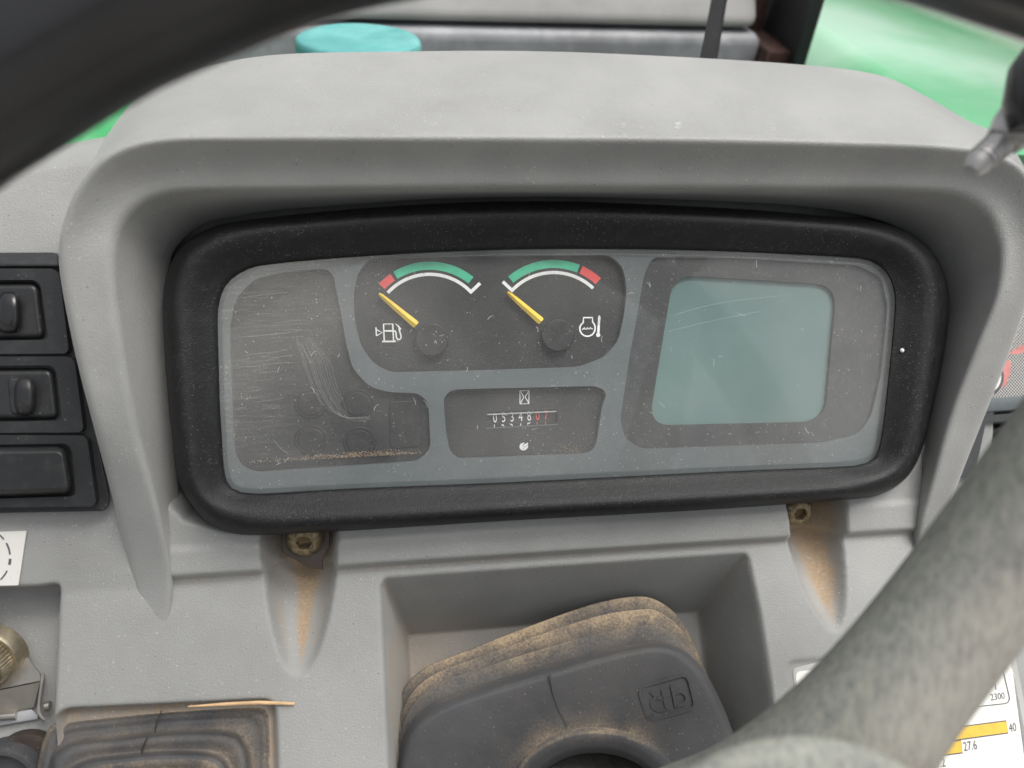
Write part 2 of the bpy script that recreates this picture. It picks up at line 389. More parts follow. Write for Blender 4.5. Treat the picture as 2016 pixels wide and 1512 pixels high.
def dots_mat():
    m, nt, b = newmat('halftone decal'); v = coords(nt)
    mp = nd(nt,'Mapping'); mp.inputs['Rotation'].default_value = (0,0,math.radians(45)); nt.links.new(v, mp.inputs[0])
    ck = nd(nt,'TexVoronoi', Scale=1050, Randomness=0.0); nt.links.new(mp.outputs[0], ck.inputs[0])
    f = ramp(nt, ck.outputs['Distance'], .36, .44)
    nt.links.new(mixc(nt, f, (.55,.54,.52), (.03,.03,.03)), b.inputs['Base Color']); b.inputs['Roughness'].default_value = .5; return m
M['dots'] = dots_mat()
def ground_mat():
    m, nt, b = newmat('concrete yard'); v = coords(nt)
    c = mixc(nt, noise(nt, v, 3, 6), (.22,.21,.19), (.34,.33,.31)); c = mixc(nt, noise(nt, v, 80, 3), c, (.2,.19,.18)); nt.links.new(c, b.inputs['Base Color']); b.inputs['Roughness'].default_value = .9; return m
M['ground'] = ground_mat()

# ---------------------------------------------------------------- the setting
g = bpy.data.meshes.new('ground'); g.from_pydata([(-200,-200,0),(200,-200,0),(200,200,0),(-200,200,0)], [], [(0,1,2,3)]); g.materials.append(M['ground'])
go = bpy.data.objects.new('ground', g); COL.objects.link(go); go['kind'] = 'structure'

# ---------------------------------------------------------------- dashboard: lower panel as a height field over the dash plane
BEZ = [(322,640),(322,580),(335,520),(370,475),(430,445),(520,430),(700,412),(900,400),(1050,397),(1200,400),(1450,412),(1650,428),(1740,440),(1800,465),(1845,510),(1866,570),(1866,640),(1850,740),(1825,850),(1805,910),(1780,945),(1740,970),(1680,982),(1400,1003),(1000,1025),(700,1044),(520,1053),(460,1050),(410,1030),(375,990),(350,940),(338,850),(328,740)]
LENS = [(428,640),(430,600),(445,560),(480,533),(530,520),(700,505),(900,494),(1050,490),(1250,490),(1450,495),(1650,505),(1710,512),(1745,535),(1762,580),(1760,640),(1750,740),(1740,830),(1732,880),(1722,902),(1700,914),(1660,919),(1400,930),(1000,950),(700,962),(520,972),(475,970),(450,955),(440,920),(436,860),(432,790),(430,720)]
CREASE = -67.0
def basefun(Y):         # Y in mm: flat behind the cluster, then leaning out toward the driver
    d = np.maximum(0, CREASE+4-Y)
    return -6 + .32*np.maximum(0, d-3) + .32*np.minimum(d,3)**2/6*1.0
def PB(pts):            # pixels -> points of the base surface, mm
    a = np.array(pts, float); h = np.full(len(a), -6.0)
    for _ in range(12): q = P(a[:,0], a[:,1], h)*1000; h = .5*h+.5*basefun(q[:,1])
    return q
def sdf(X, Y, poly):    # signed distance, negative inside
    n = len(poly); d = np.full(X.shape, 1e9); ins = np.zeros(X.shape, bool)
    for i in range(n):
        ax, ay = poly[i][:2]; bx, by = poly[(i+1)%n][:2]
        ex, ey = bx-ax, by-ay; wx, wy = X-ax, Y-ay
        t = np.clip((wx*ex+wy*ey)/(ex*ex+ey*ey+1e-12), 0, 1)
        d = np.minimum(d, (wx-ex*t)**2+(wy-ey*t)**2)
        c = ((ay > Y) != (by > Y)) & (X < ex*(Y-ay)/(ey if abs(ey) > 1e-12 else 1e-12)+ax)
        ins ^= c
    return np.where(ins, -1, 1)*np.sqrt(d)
def lineside(X, Y, a, b):   # distance below the line a-b (a left of b)
    dx, dy = b[0]-a[0], b[1]-a[1]; l = math.hypot(dx, dy)
    return -((X-a[0])*(-dy)/l + (Y-a[1])*dx/l)
def sst(x, w): t = np.clip(x/w+.5, 0, 1); return t*t*(3-2*t)
STEP = .7
gx = np.arange(-215, 222, STEP); gy = np.arange(-178, 30, STEP)
X, Y = np.meshgrid(gx, gy)
Hh = basefun(Y); stain = np.zeros_like(Hh)
# raised band just below the cluster
b0 = PB([(340,1135),(1790,1042)]); b1 = PB([(340,1078),(1790,985)])
low = lineside(X, Y, b0[0], b0[1]); up = lineside(X, Y, b1[0], b1[1])
px_l, px_r = PB([(330,1100)])[0][0], PB([(1815,1050)])[0][0]
inx = sst(X-px_l, 2)*sst(px_r-X, 2)
Hh += 3.4*sst(-low, 2.0)*inx - 1.0*sst(-up, 2.4)*inx
# recess behind the cluster
rec = PL([(262,480),(270,560),(288,690),(312,850),(330,972),(372,1014),(450,1034),(520,1036),(1000,1008),(1700,966),(1755,945),(1790,905),(1838,830),(1886,700),(1910,590),(1915,480)], -6)*1000
Hh -= 22*sst(-sdf(X, Y, rec), 4)
def groove(axis, halfw, depth, tipw=.5):
    global Hh
    q = PB(axis); a = q[0][:2]; b = q[-1][:2]; d = b-a; L = np.linalg.norm(d); d /= L
    t = ((X-a[0])*d[0]+(Y-a[1])*d[1])/L; u = (X-a[0])*(-d[1])+(Y-a[1])*d[0]
    tt = np.clip(t, 0, 1); wv = halfw*np.sqrt(np.clip(1-tt**2.1, 1e-6, 1))*(1-.12*tt)
    k = np.clip(1-(u/wv)**2, 0, 1)**.45*(t < 1)*(t > -.35)
    Hh -= depth*(1-tt)**.8*k
    return t, u/wv, u
tL, uL, u_ = groove([(590,1040),(588,1330)], 12.8, 21)
tR, uR, u2 = groove([(1602,985),(1644,1243)], 11.8, 22)
def rustmark(t, u, off, wid):
    c = np.exp(-((u-off(t))/wid(t))**2)*(t > -.3)*np.clip((.98-t)/.22, 0, 1)
    return np.clip(c*1.35, 0, 1)*np.clip((1.06-np.abs(u))/.25, 0, 1)
stain = np.maximum(stain, rustmark(tL, uL, lambda t: 0.08+0*t, lambda t: np.interp(t, [-.2,.2,.38,.55,1], [.85,.75,.48,.27,.22])))
stain = np.maximum(stain, rustmark(tR, uR, lambda t: .38-0.02*t, lambda t: np.interp(t, [-.2,.2,.45,1], [.85,.80,.55,.38]))) 
# pocket with a sloping upper wall and steep sides
pk = PB([(750,1137),(1472,1087),(1498,1210),(1532,1440),(1556,1600),(772,1600),(758,1330)])
pkr = np.array(rpoly(pk[:, :2], [5,4,0.5,0.5,1,1,0.5], 6))
sp = sdf(X, Y, pkr); topd = lineside(X, Y, pk[0], pk[1])
def segd(a, b): # signed distance to line a->b, positive to the right of travel
    dx, dy = b[0]-a[0], b[1]-a[1]; l = math.hypot(dx, dy); return ((X-a[0])*dy-(Y-a[1])*dx)/l
dleft = segd(pk[6], pk[0]); dright = -np.minimum(-segd(pk[1], pk[2]), 1e9); 
dright = np.minimum(segd(pk[1], pk[2]), segd(pk[2], pk[3]))
e = lambda x: np.maximum(x, 0)
depth = np.minimum(np.minimum(e(topd)*1.3, e(dleft)*5.0), np.minimum(e(dright)*4.2, 40.0))
depth = np.where(sp < 0, depth, 0)
Hh -= depth
pocket_floor = (depth > 20)
dust_p = np.where(sp < -1, np.clip((topd-14)/14, 0, 1)*np.clip(1-(X-pk[0][0])/75, 0, 1)*.42, 0)
stain = np.maximum(stain, dust_p)
stain = np.maximum(stain, np.where(sp < -1, .40*np.exp(-(dleft/3.5)**2)*np.clip((topd-8)/15,0,1), 0))
# lower left well, left boot well, label recess, right console edge
well = PB([(-140,1168),(70,1163),(108,1158),(98,1390),(88,1640),(-140,1640)])
Hh -= 15*sst(-sdf(X, Y, well), 3.0)
bw = PB([(112,1402),(538,1382),(545,1640),(80,1640)])
Hh -= 7*sst(-sdf(X, Y, rpoly(bw[:, :2], 4)), 1.6); stain = np.maximum(stain, .55*np.exp(-np.maximum(0, sdf(X,Y,bw[:, :2])+1.0)**2/1.2)*(sdf(X,Y,bw[:, :2])<1.2))
lr = PB([(1551,1304),(1989,1272),(2040,1640),(1580,1640)])
Hh -= 1.1*sst(-sdf(X, Y, rpoly(lr[:, :2], 3)), 1.0)
rc = PB([(1991,1262),(2060,1640)]); Hh -= 6*sst(segd(rc[1], rc[0]), 1.2)
# soften
def blur(a, s):
    k = np.exp(-.5*(np.arange(-4,5)/s)**2); k /= k.sum()
    for ax in (0,1):
        p = np.pad(a, [(4,4) if i==ax else (0,0) for i in (0,1)], mode='edge')
        a = sum(k[i]*np.take(p, np.arange(i, i+a.shape[ax]), axis=ax) for i in range(9))
    return a
Hh = blur(Hh, .75)
lap = blur(Hh, 3.5)-Hh                       # fine dust gathers in the hollows
stain = np.maximum(stain, np.clip(lap*.8-.2, 0, .18))
def panel_h(pts):       # actual panel height (mm) under the pixels, for things that lie on it
    q = PB(pts); out = []
    for p in q:
        i = int(np.clip(round((p[1]-gy[0])/STEP), 0, len(gy)-1)); j = int(np.clip(round((p[0]-gx[0])/STEP), 0, len(gx)-1)); out.append(Hh[i, j])
    return np.array(out)
dash = thing('dashboard', 'grey moulded plastic dashboard with arched cowl around the instrument cluster', 'dashboard', (0,-.05,-.03))
V = np.stack([X, Y, Hh], -1).reshape(-1,3)/1000
mk('lower_panel', V, grid_faces(len(gy), len(gx)), M['grey'], dash, 70, {'stain': stain.ravel()}, recalc=False)

# cowl: arch lofted from outer back edge (R0), front crease (R1), inner lip (R2) to the recess (R3)
ST = [ # R0 px,py,h      R1 px,py,h     R2 px,py,h     R3 px,py,h
 (272,1258,-9, 274,1256,-8.5, 333,1240,-7.5, 336,1236,-10),
 (258,1150,-14, 262,1150,0, 338,1140,0, 346,1140,-12),
 (222,1000,-22, 228,1000,8, 310,1000,8, 352,1010,-18),
 (183,850,-24, 190,850,16, 268,840,16, 345,850,-24),
 (143,690,-24, 150,690,24, 238,670,24, 330,690,-26),
 (116,520,-24, 117,520,30, 222,530,30, 330,560,-26),
 (134,408,-25, 124,440,32, 233,450,32, 345,490,-26),
 (176,328,-25, 160,355,34, 272,402,34, 400,440,-26),
 (213,262,-26, 222,298,35, 335,379,35, 470,425,-26),
 (300,170,-27, 320,272,35, 440,374,35, 560,412,-26),
 (500,112,-27, 500,269,35, 620,373,35, 700,402,-26),
 (800,101,-27, 760,269,35, 810,372,35, 850,392,-26),
 (1080,101,-27, 1050,270,35, 1050,372,35, 1050,388,-26),
 (1400,115,-27, 1400,274,35, 1350,372,35, 1300,392,-26),
 (1620,131,-27, 1690,281,35, 1640,373,35, 1560,404,-26),
 (1735,149,-27, 1850,287,35, 1800,374,35, 1700,425,-26),
 (1810,182,-27, 1955,302,35, 1890,382,35, 1790,460,-26),
 (1905,237,-27, 2022,340,34, 1942,412,34, 1830,510,-26),
 (1990,285,-26, 2046,420,33, 1970,470,33, 1850,580,-26),
 (2055,440,-25, 2044,510,31, 1973,530,31, 1852,620,-26),
 (2022,600,-25, 2019,600,27, 1962,590,28, 1846,660,-26),
 (1991,690,-24, 1988,690,23, 1920,694,23, 1834,720,-26),
 (1942,812,-22, 1940,812,16, 1875,812,16, 1812,830,-24),
 (1894,934,-18, 1892,934,9, 1838,940,9, 1795,945,-18),
 (1856,1035,-13, 1854,1035,2.5, 1811,1030,2.5, 1787,1030,-13),
 (1832,1100,-11, 1830,1100,-2, 1803,1086,-2, 1796,1086,-11),
 (1817,1140,-9, 1815,1140,-5, 1807,1128,-5, 1806,1129,-11)]
ST = np.array(ST, float)
for k in range(len(ST)):                     # the face between crease and lip leans back under the crease along the top
    f = np.clip((ST[k,4]-290)/350, 0, 1) if 6 < k < 20 else 1
    f = min(1, max(0, (ST[k,4]-285)/300)); ST[k,5] += 4.5*(1-f); ST[k,8] -= 10*(1-f)+1.5
for k, a, b in ((0,PB([ST[0,3:5]])[0][2]-.9,PB([ST[0,6:8]])[0][2]-.6),(1,-5.9,-1.8),(2,2.0,7.0)): ST[k,5] = a; ST[k,8] = b
for c_ in (5, 8): ST[:,c_] = np.where(ST[:,c_] > 0, ST[:,c_]*.76, ST[:,c_])
ST[:,11] = np.where(ST[:,11] < -16, -13+.0*ST[:,11], ST[:,11])
rs = [cr(ST[:, 3*k:3*k+3], 10) for k in range(4)]
r4 = rs[3].copy(); r4[:,2] = -28
back = rs[0].copy(); back[:,0] = 1008+(back[:,0]-1008)*1.0; back[:,1] += 10; back[:,2] -= 40
mid = rs[1]*.5+rs[0]*.5; 
hump = rs[1]*.45+rs[2]*.55; hump[:,2] -= np.clip((rs[1][:,2]-rs[2][:,2])*.16, 0, 3)
R = [PL(r) for r in (back, rs[0], rs[1], hump, rs[2], rs[3], r4)]
V, Fc = loft(fillet(R, [0, 1.6, 2.6, 9, 2.6, 1, 0], 7), False)
mk('cowl', V, Fc, M['grey'], dash, 60)
bp_ = rs[3][:, :2]; V, Fc = slab(shrink(np.vstack([bp_[::3], [(1700,1010),(420,1060)]]), -14), -34, -26.5, 0); mk('recess_back', V, Fc, M['grey'], dash, 30)
# pale scuffs along the crease of the cowl
mb = MB(); top0, top1 = PL(rs[1]), PL(rs[0])
def on_top(px, f):
    i = int(np.argmin(np.abs(rs[1][:,0]-px)+1e3*(rs[1][:,1] > 320))); a, b = top0[i], top1[i]; n_ = nrm(np.cross(top0[i+1]-top0[i-1], b-a)); n_ = n_ if n_[2] > 0 else -n_
    return a+(b-a)*f+n_*.00012, nrm(top0[i+1]-top0[i-1]), nrm(b-a)
for px, n_m, sz in ((1215,5,.0011),(1255,5,.0014),(1325,7,.0024),(1345,4,.0016),(1508,3,.0010),(1528,4,.0018),(1240,4,.0008),(900,2,.0008),(660,2,.0007),(1100,3,.0007)):
    for k in range(n_m):
        c0, t1, t2 = on_top(px+random.gauss(0,9), random.uniform(.09,.17)); an = np.sort(np.random.uniform(0, 2*math.pi, 9)); rr_ = sz*.55*np.random.uniform(.15,1,9)
        mb.add(np.array([c0+t1*r*math.cos(a)*1.5+t2*r*math.sin(a) for a, r in zip(an, rr_)]), [tuple(range(9))])
o = mb.make('scuff_marks', M['scuff'], dash, recalc=False); o['kind'] = 'stuff'
# side panel at the upper left with its turned-over top edge
sp_rows = [[(-120,300,-60),(60,292,-60),(215,268,-60)], [(-120,312,-22),(60,298,-23),(215,274,-24)], [(-120,342,-6),(60,331,-7),(215,306,-8)], [(-120,420,-5),(60,420,-5),(215,420,-6)], [(-120,505,-4),(60,505,-4),(215,505,-5)], [(-120,512,-12),(60,512,-12),(215,512,-12)]]
R = [PL(cr(r, 10)) for r in sp_rows]
V, Fc = loft(fillet(R, [0,1.2,2.5,0,1.2,0], 5), False); mk('side_panel', V, Fc, M['grey'], dash, 60)

# ---------------------------------------------------------------- instrument cluster
cl = thing('instrument_cluster', 'black framed instrument cluster with two gauges, hour counter and unlit green display', 'instrument panel', (0,0,0))
NB = 220
def ring_of(pts): return resample(cr(pts, 14, True), NB)
bo, li = ring_of(BEZ), ring_of(LENS)
# keep the two outlines in step: re-sample the lens outline at the bezel's angles
def by_angle(a, ref):
    c = np.array((1090, 730)); sc = np.array((1, 2.2))
    an = lambda q: np.unwrap(np.arctan2((q[:,1]-c[1])*sc[1], q[:,0]-c[0]))
    A = an(a); B = an(ref); o = np.argsort(A); 
    A3 = np.r_[A[o]-2*math.pi, A[o], A[o]+2*math.pi]; a3 = np.vstack([a[o]]*3)
    return np.stack([np.interp(B, A3, a3[:,i]) for i in (0,1)], -1)
fine = resample(cr(LENS, 40, True), 2400); li = by_angle(fine, bo)
prof = [(-.01,-24),(-.004,-9),(.0,-1.5),(.03,2.2),(.08,4.7),(.15,6.6),(.24,7.5),(.36,7.3),(.52,6.0),(.72,3.9),(.9,2.3),(.985,1.7),(1.0,1.2),(1.0,-5)]
rings = []
for t, h in prof:
    q = bo*(1-t)+li*t; rings.append(PL(q, h))
V, Fc = loft(rings); mk('bezel', V, Fc, M['black'], cl, 60)
# clear lens: flat front, sloping edge, return
lr_ = [PL(li, .2), PL(shrink(li, 1), 1.4), PL(shrink(li, 10), 2.5), PL(shrink(li, 13), 2.6)]
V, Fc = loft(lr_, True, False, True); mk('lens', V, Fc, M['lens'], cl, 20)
# face plate with four openings
H_G = [(730,508),(705,535),(696,580),(698,630),(710,680),(735,715),(770,733),(968,728),(1140,722),(1190,703),(1218,670),(1230,610),(1234,566),(1226,525),(1200,502),(960,504)]
H_L = [(640,528),(656,540),(671,615),(681,675),(694,725),(727,761),(764,772),(823,774),(843,791),(848,883),(823,908),(500,930),(470,915),(461,880),(452,650),(462,590),(500,550),(560,535)]
H_C = [(873,784),(886,769),(910,766),(1171,760),(1187,766),(1194,776),(1185,800),(1175,869),(1167,887),(1155,893),(902,903),(886,889),(878,849)]
H_D = [(1285,506),(1268,540),(1258,600),(1240,700),(1221,825),(1230,862),(1262,884),(1620,872),(1690,855),(1715,820),(1735,735),(1748,600),(1735,545),(1690,522),(1450,508)]
def sm(h): return rpoly(h, 14, 4)
HS = [sm(h) for h in (H_G, H_L, H_C, H_D)]
plate_out = shrink(resample(li, 110), -3)
V, Fc = slab(plate_out, -3.4, -1.2, 0, HS); mk('face_plate', V, Fc, M['mask'], cl, 30)
def window(pts, h, mat, name, par, d=-8): V, Fc = slab(shrink(pts, d), h-1, h, 0); return mk(name, V, Fc, mat, par, 30)
window(HS[1], -3.6, M['window'], 'warning_lamp_panel', cl)
# unlit warning lamps
for c in ((612,795),(703,795),(612,866),(708,870)):
    mb = MB(); mb.add(*slab(arcpts(c, 33, 0, 345, 24, 30), -3.7, -3.2, 2)); mb.add(*slab(arcpts(c, 26, 0, 345, 24, 23), -3.3, -2.8, 2)); mb.make('warning_lamp', M['hub'], cl)
V, Fc = slab(rpoly([(765,790),(828,788),(832,880),(768,884)], 12), -3.7, -3.1, 3); mk('warning_lamp', V, Fc, M['hub'], cl)
gw = window(HS[0], -3.8, M['window'], 'gauge_plate', cl)
GH = -3.7
def gauge(c, R_, a_red, a_green, a_line, tick_at, tip, bas, hub, hubr, icon, name):
    # scale
    o = mk(name, *sector(c, R_+6, R_+22, a_green[0], a_green[1], GH), M['green'], cl); o.name = name
    V, Fc = sector(c, R_+6, R_+22, a_red[0], a_red[1], GH, 8); mk('red_zone', V, Fc, M['red'], o)
    line = list(arcpts(c, R_-3, a_line[0], a_line[1], 30)); mb = MB(); mb.add(*strip(line, 6.5, GH))
    a = tick_at; mb.add(*strip([arcpts(c, R_-6, a, a, 1)[0], arcpts(c, R_+22, a, a, 1)[0]], 6.5, GH+.01)); mb.make('scale_line', M['white'], o)
    mb = MB()
    for p, wd, cl_ in icon: mb.add(*(poly(p, GH) if wd == 0 else strip(p, wd, GH, cl_)))
    mb.make('icon', M['white'], o)
    # needle: tapered bar with a ridge, and its round cap
    tip, bas = np.array(tip, float), np.array(bas, float); d = (bas-tip)/np.linalg.norm(bas-tip); n = np.array((-d[1], d[0])); L = np.linalg.norm(bas-tip)
    st = [(0,2.4),(8,4.2),(L*.35,5.6),(L-4,7.6),(L,6.6)]
    left = [tip+d*s-n*w_ for s, w_ in st]; right = [tip+d*s+n*w_ for s, w_ in st]; midl = [tip+d*s for s, w_ in st]
    V = np.vstack([PL(left,-1.3), PL(midl,-.6), PL(right,-1.3), PL(left,-2.2), PL(right,-2.2)]); k = len(st); Fc = []
    for i in range(k-1): Fc += [(i,i+1,k+i+1,k+i),(k+i,k+i+1,2*k+i+1,2*k+i),(3*k+i,3*k+i+1,i+1,i),(2*k+i,2*k+i+1,4*k+i+1,4*k+i)]
    Fc += [(0,k,2*k,4*k,3*k), (k-1,2*k-1,3*k-1,5*k-1,4*k-1)]
    nd_ = mk('needle', V, Fc, M['needle'], cl, 20)
    mb = MB(); mb.add(*slab(arcpts(hub, hubr, 0, 352.5, 48), -3.9, -.9, 2.5)); mb.make('needle_cap', M['hub'], nd_, 25)
    return o
Z = lambda q: [(730+x/20.16, 615+y/20.16) for x, y in q]
pump = [ (Z([(505,460),(870,460),(905,1150),(535,1150)]), 3.0, True), (Z([(505,735),(880,735)]), 3.0, False), (Z([(450,1155),(990,1150)]), 3.2, False),
  (Z([(900,735),(965,740),(1000,790),(1005,900),(1020,1010),(1080,1075),(1150,1075),(1200,1010),(1195,920),(1160,800),(1130,690)]), 2.8, False),
  (Z([(945,435),(1040,470),(1130,540),(1215,655),(1175,700),(1105,690),(1090,600),(1040,530)]), 0, False),
  (Z([(205,590),(222,930)]), 2.4, False), (Z([(215,680),(450,800),(225,930)]), 2.2, False)]
gauge((846,652), 115, (137,124.5), (121.5,51), (137.5,43.6), 43.6, (746,578), (820,640), (850,669), 33, pump, 'fuel_scale')
Z2 = lambda q: [(1120+x/20.16, 605+y/20.16) for x, y in q]
eng = [(Z2([(940,590),(1000,650),(1040,760),(1040,880),(1000,1000),(920,1090),(820,1140),(720,1150),(600,1120),(500,1040),(440,920),(435,800),(480,690),(572,600),(578,410),(938,408)]), 3.0, True),
  (Z2([(520,880),(590,850),(615,800),(640,870),(700,865),(735,800),(760,865),(820,850),(860,800),(880,850),(950,855)]), 2.0, False),
  (Z2([(1160,740),(1180,380),(1205,325),(1235,380),(1205,740)]), 1.9, False), (Z2([(1185,720),(1165,1060)]), 4.8, False),
  (arcpts((1120+1162/20.16, 605+1098/20.16), 4.2, 0, 340, 16), 0, False)]
gauge((1090,649.5), 116, (47.5,65.5), (68,130.5), (137,46.5), 136.5, (999,575), (1066,633), (1098,660), 32, eng, 'coolant_scale')
# hour counter
cmb = mk('counter_plate', *slab(shrink(HS[2], -8), -4.8, -3.8, 0, [np.array([(959,812),(1097,806),(1098,834),(961,842)])]), M['window'], cl, 30)
mb = MB(); mb.add(*strip([(957,843.5),(1099,835.5)], 2.2, -3.65)); mb.make('window_edge', M['mask'], cmb)
V, Fc = slab([(950,800),(1106,792),(1108,846),(952,852)], -8, -5.6, 0); dr = mk('counter_drum', V, Fc, M['window'], cl)
for i, (ch, mt) in enumerate((('0','white'),('5','white'),('3','white'),('4','white'),('8','white'),('0','red'),('7','red'))):
    x = 974.5+16.8*i; y = 822.5-.95*i
    mb = MB(); mb.add(*text(ch, (x, y), 19, 3, .62, -5.5)); mb.add(*text('123451'[i % 6], (x-.8, y+22), 17, 3, .62, -5.5)); mb.make('digit', M[mt], dr)
mb = MB(); mb.add(*strip([(958,816),(1098,809.5)], 2.6, -4.6)); mb.make('edge_glint', M['white'], cmb)  # white strip painted in for the reflection along the window's top edge
mb = MB(); Zc = lambda q: [(940+x/10.43, 755+y/10.43) for x, y in q]
mb.add(*strip(Zc([(873,150),(1060,145),(1055,415),(873,418)]), 1.7, -3.7, True))
mb.add(*strip(Zc([(895,155),(905,200),(945,265),(950,290),(915,340),(890,410)]), 1.4, -3.68)); mb.add(*strip(Zc([(1045,150),(1030,200),(985,260),(985,295),(1020,340),(1048,410)]), 1.4, -3.68))
mb.make('hourglass_icon', M['white'], cl)
mb = MB(); mb.add(*poly(Zc([(975,1212),(930,1218),(885,1245),(862,1290),(870,1335),(905,1368),(950,1376),(1000,1358),(1035,1320),(1042,1275),(1035,1260),(965,1318),(915,1275)]), -3.7))
mb.add(*poly(Zc([(1035,1208),(1038,1250),(963,1308),(928,1275)]), -3.7)); mb.make('round_emblem', M['white'], cl)
# display
LC = rpoly([(1326,541),(1648,561),(1624,830),(1277,838)], 46, 9)
V, Fc = slab(shrink(HS[3], -8), -5.0, -2.6, 0, [LC]); mk('display_surround', V, Fc, M['lcdframe'], cl, 30)
V, Fc = slab(shrink(LC, -14), -6, -4.2, 0); mk('display_glass', V, Fc, M['lcd'], cl, 30)
# scratches on the lens and sandy dust caught behind its lower edge
mb = MB()
for k in range(11):
    o = k*6+random.uniform(-2,2); pts = cr([(583+o*.8,672+random.uniform(-12,20)),(598+o*.85,715),(612+o*.8,755),(634+o*.7,798-o*.1),(668+o*.35,818+o*.12),(720+o*.2,819+o*.1)][:random.choice((4,5,5,6))], 8)
    mb.add(*strip(pts, random.uniform(.7,1.5), 2.66, th=.02))
for k in range(34):
    x = random.uniform(440,560); y = random.uniform(585,835); L = random.uniform(20,110)*(1 if y < 700 else .6); s = random.uniform(-.16,-.05)
    mb.add(*strip([(x+L*t, y+s*L*t+random.uniform(-.8,.8)) for t in (0,.3,.6,1)], random.uniform(.5,1.4), 2.66, th=.02))
mb.add(*strip(cr([(538,865),(555,885),(572,895)],6), 1.6, 2.66, th=.02)); mb.add(*strip(cr([(1305,655),(1400,632),(1500,612)],6), 1, 2.66, th=.02)); mb.add(*strip(cr([(1320,622),(1420,596),(1560,580)],6), 1, 2.66, th=.02))
o = mb.make('scratches', M['scratch'], cl, recalc=False); o['kind'] = 'stuff'
mb = MB()
for k in range(46):
    x, y = random.uniform(450,1730), random.uniform(520,945)
    if y > 940-.05*(x-480): continue
    a = random.uniform(0,6.3); L = random.uniform(5,17); b_ = random.uniform(-.8,.8)
    mb.add(*strip([(x+L*t*math.cos(a+b_*t), y+L*t*math.sin(a+b_*t)) for t in (0,.35,.7,1)], random.uniform(.6,1.1), 2.72, th=.02))
o = mb.make('lint_fibres', M['scuff'], cl, recalc=False); o['kind'] = 'stuff'
mb = MB()
def grain(c, r):
    a = np.array([(1,0,-.5),(-.5,.87,-.5),(-.5,-.87,-.5),(0,0,.9)])*r*np.random.uniform(.6,1.3,(4,3)); return c+a, [(0,1,3),(1,2,3),(2,0,3),(0,2,1)]
for k in range(900):
    x = random.choice((random.uniform(490,830), random.gauss(640,30), random.gauss(697,14), random.gauss(755,20))); 
    y = 912-.055*(x-480)-abs(random.gauss(0, 5 if 600 < x < 780 else 2.5)); 
    if 478 < x < 836: mb.add(*grain(P(x, y, -2.6), random.uniform(.00012,.0003)))
for k in range(160):
    x = random.gauss(1122,16); y = 892-abs(random.gauss(0,9)); 
    if y > 868: mb.add(*grain(P(x, y, -3.5), random.uniform(.0001,.00024)))
o = mb.make('dust_deposit', M['dust'], cl, recalc=False); o['kind'] = 'stuff'
V, Fc = lathe(P(1776,690,3.4), (0,0,1), [(.0008,0),(.0007,.0003),(.0004,.0006),(.0001,.0007)], 12); tag(mk('paint_drop', V, Fc, M['white'], None), 'tiny white paint drop on the right side of the black bezel', 'paint drop')

# ---------------------------------------------------------------- bolts and torn washer
def bolt(c, h, r, hexc, hexr, label):
    ctr = P(c[0], c[1], h); t = thing('bolt', label, 'bolt', ctr, 'socket head bolts below the instrument cluster')
    ax = nrm(np.array((0,-.34,1.0)))
    hr = hexr/1000
    pr = [(r*1.0,-3),(r,0),(r*.99,.9),(r*.92,2.2),(r*.78,3.4),(r*.62,4.1),(hexr*1.18,4.35),(hexr*1.02,4.25)]
    V, Fc = lathe(ctr, ax, [(a/1000,b/1000) for a,b in pr], 36, False); mk('bolt_head', V, Fc, M['bolt'], t, 50)
    u = nrm(np.cross(ax,(0.13,1,0.2))); v = np.cross(ax,u)
    hx = [np.cos(k*math.pi/3)*u+np.sin(k*math.pi/3)*v for k in range(6)]
    circ = np.array([ctr+ax*.00425+hr*1.02*(np.cos(k*math.pi/18)*u+np.sin(k*math.pi/18)*v) for k in range(36)])
    hexp = []
    for k in range(36):
        i = k//6; f = (k%6)/6; hexp.append(hx[i]*(1-f)+hx[(i+1)%6]*f)
    hexp = np.array(hexp)*hr*.98
    V, Fc = loft([circ, ctr+ax*.0040+hexp, ctr+ax*.0014+hexp, ctr+ax*.0010+hexp*.02], True, False, True); mk('hex_socket', V, Fc, M['boltdark'], t, 20)
bolt((601,1058), -9.5, 7.0, None, 2.75, 'brassy socket bolt with a torn washer below the left of the cluster')
bolt((1566,1003), -9.0, 6.3, None, 2.75, 'brassy socket bolt in the rusty groove below the right of the cluster')
wpts = rpoly([(556,1036),(554,1086),(580,1101),(606,1117),(637,1122),(635,1104),(641,1090),(650,1072),(648,1036)], 5, 4)
V, Fc = slab(wpts, -11.5, -8.8, 1.5); tag(mk('torn_washer', V, Fc, M['torn']), 'torn dark rubber washer hanging under the left bolt', 'washer')

# ---------------------------------------------------------------- left switches
hs_ = thing('switch_housing', 'black housing that carries three stacked rocker switches', 'switch housing', P(60,760,-6))
HO = [(-130,498),(112,497),(122,560),(152,690),(192,860),(217,985),(208,1006),(-130,1013)]
fr = [[(-120,528),(106,529),(117,540),(135,688),(129,696),(-120,698)], [(-120,702),(137,702),(147,711),(164,844),(157,851),(-120,853)], [(-120,856),(163,857),(172,866),(189,989),(182,997),(-120,1001)]]
V, Fc = slab(rpoly(HO, 10), -12, -2, 5, ()); mk('housing_base', V, Fc, M['switch'], hs_, 30)
R = [PL([(-130,498,-6),(113,497,-6)]), PL([(-130,501,-1.5),(113,500,-1.5)]), PL([(-130,519,1.2),(114,519,1.2)]), PL([(-130,525,1.0),(115,525,1.0)]), PL([(-130,527,-3),(115,527,-3)])]
V, Fc = loft(fillet(R,[0,.8,.8,.6,0],5), False); mk('ledge', V, Fc, M['switch'], hs_, 50)
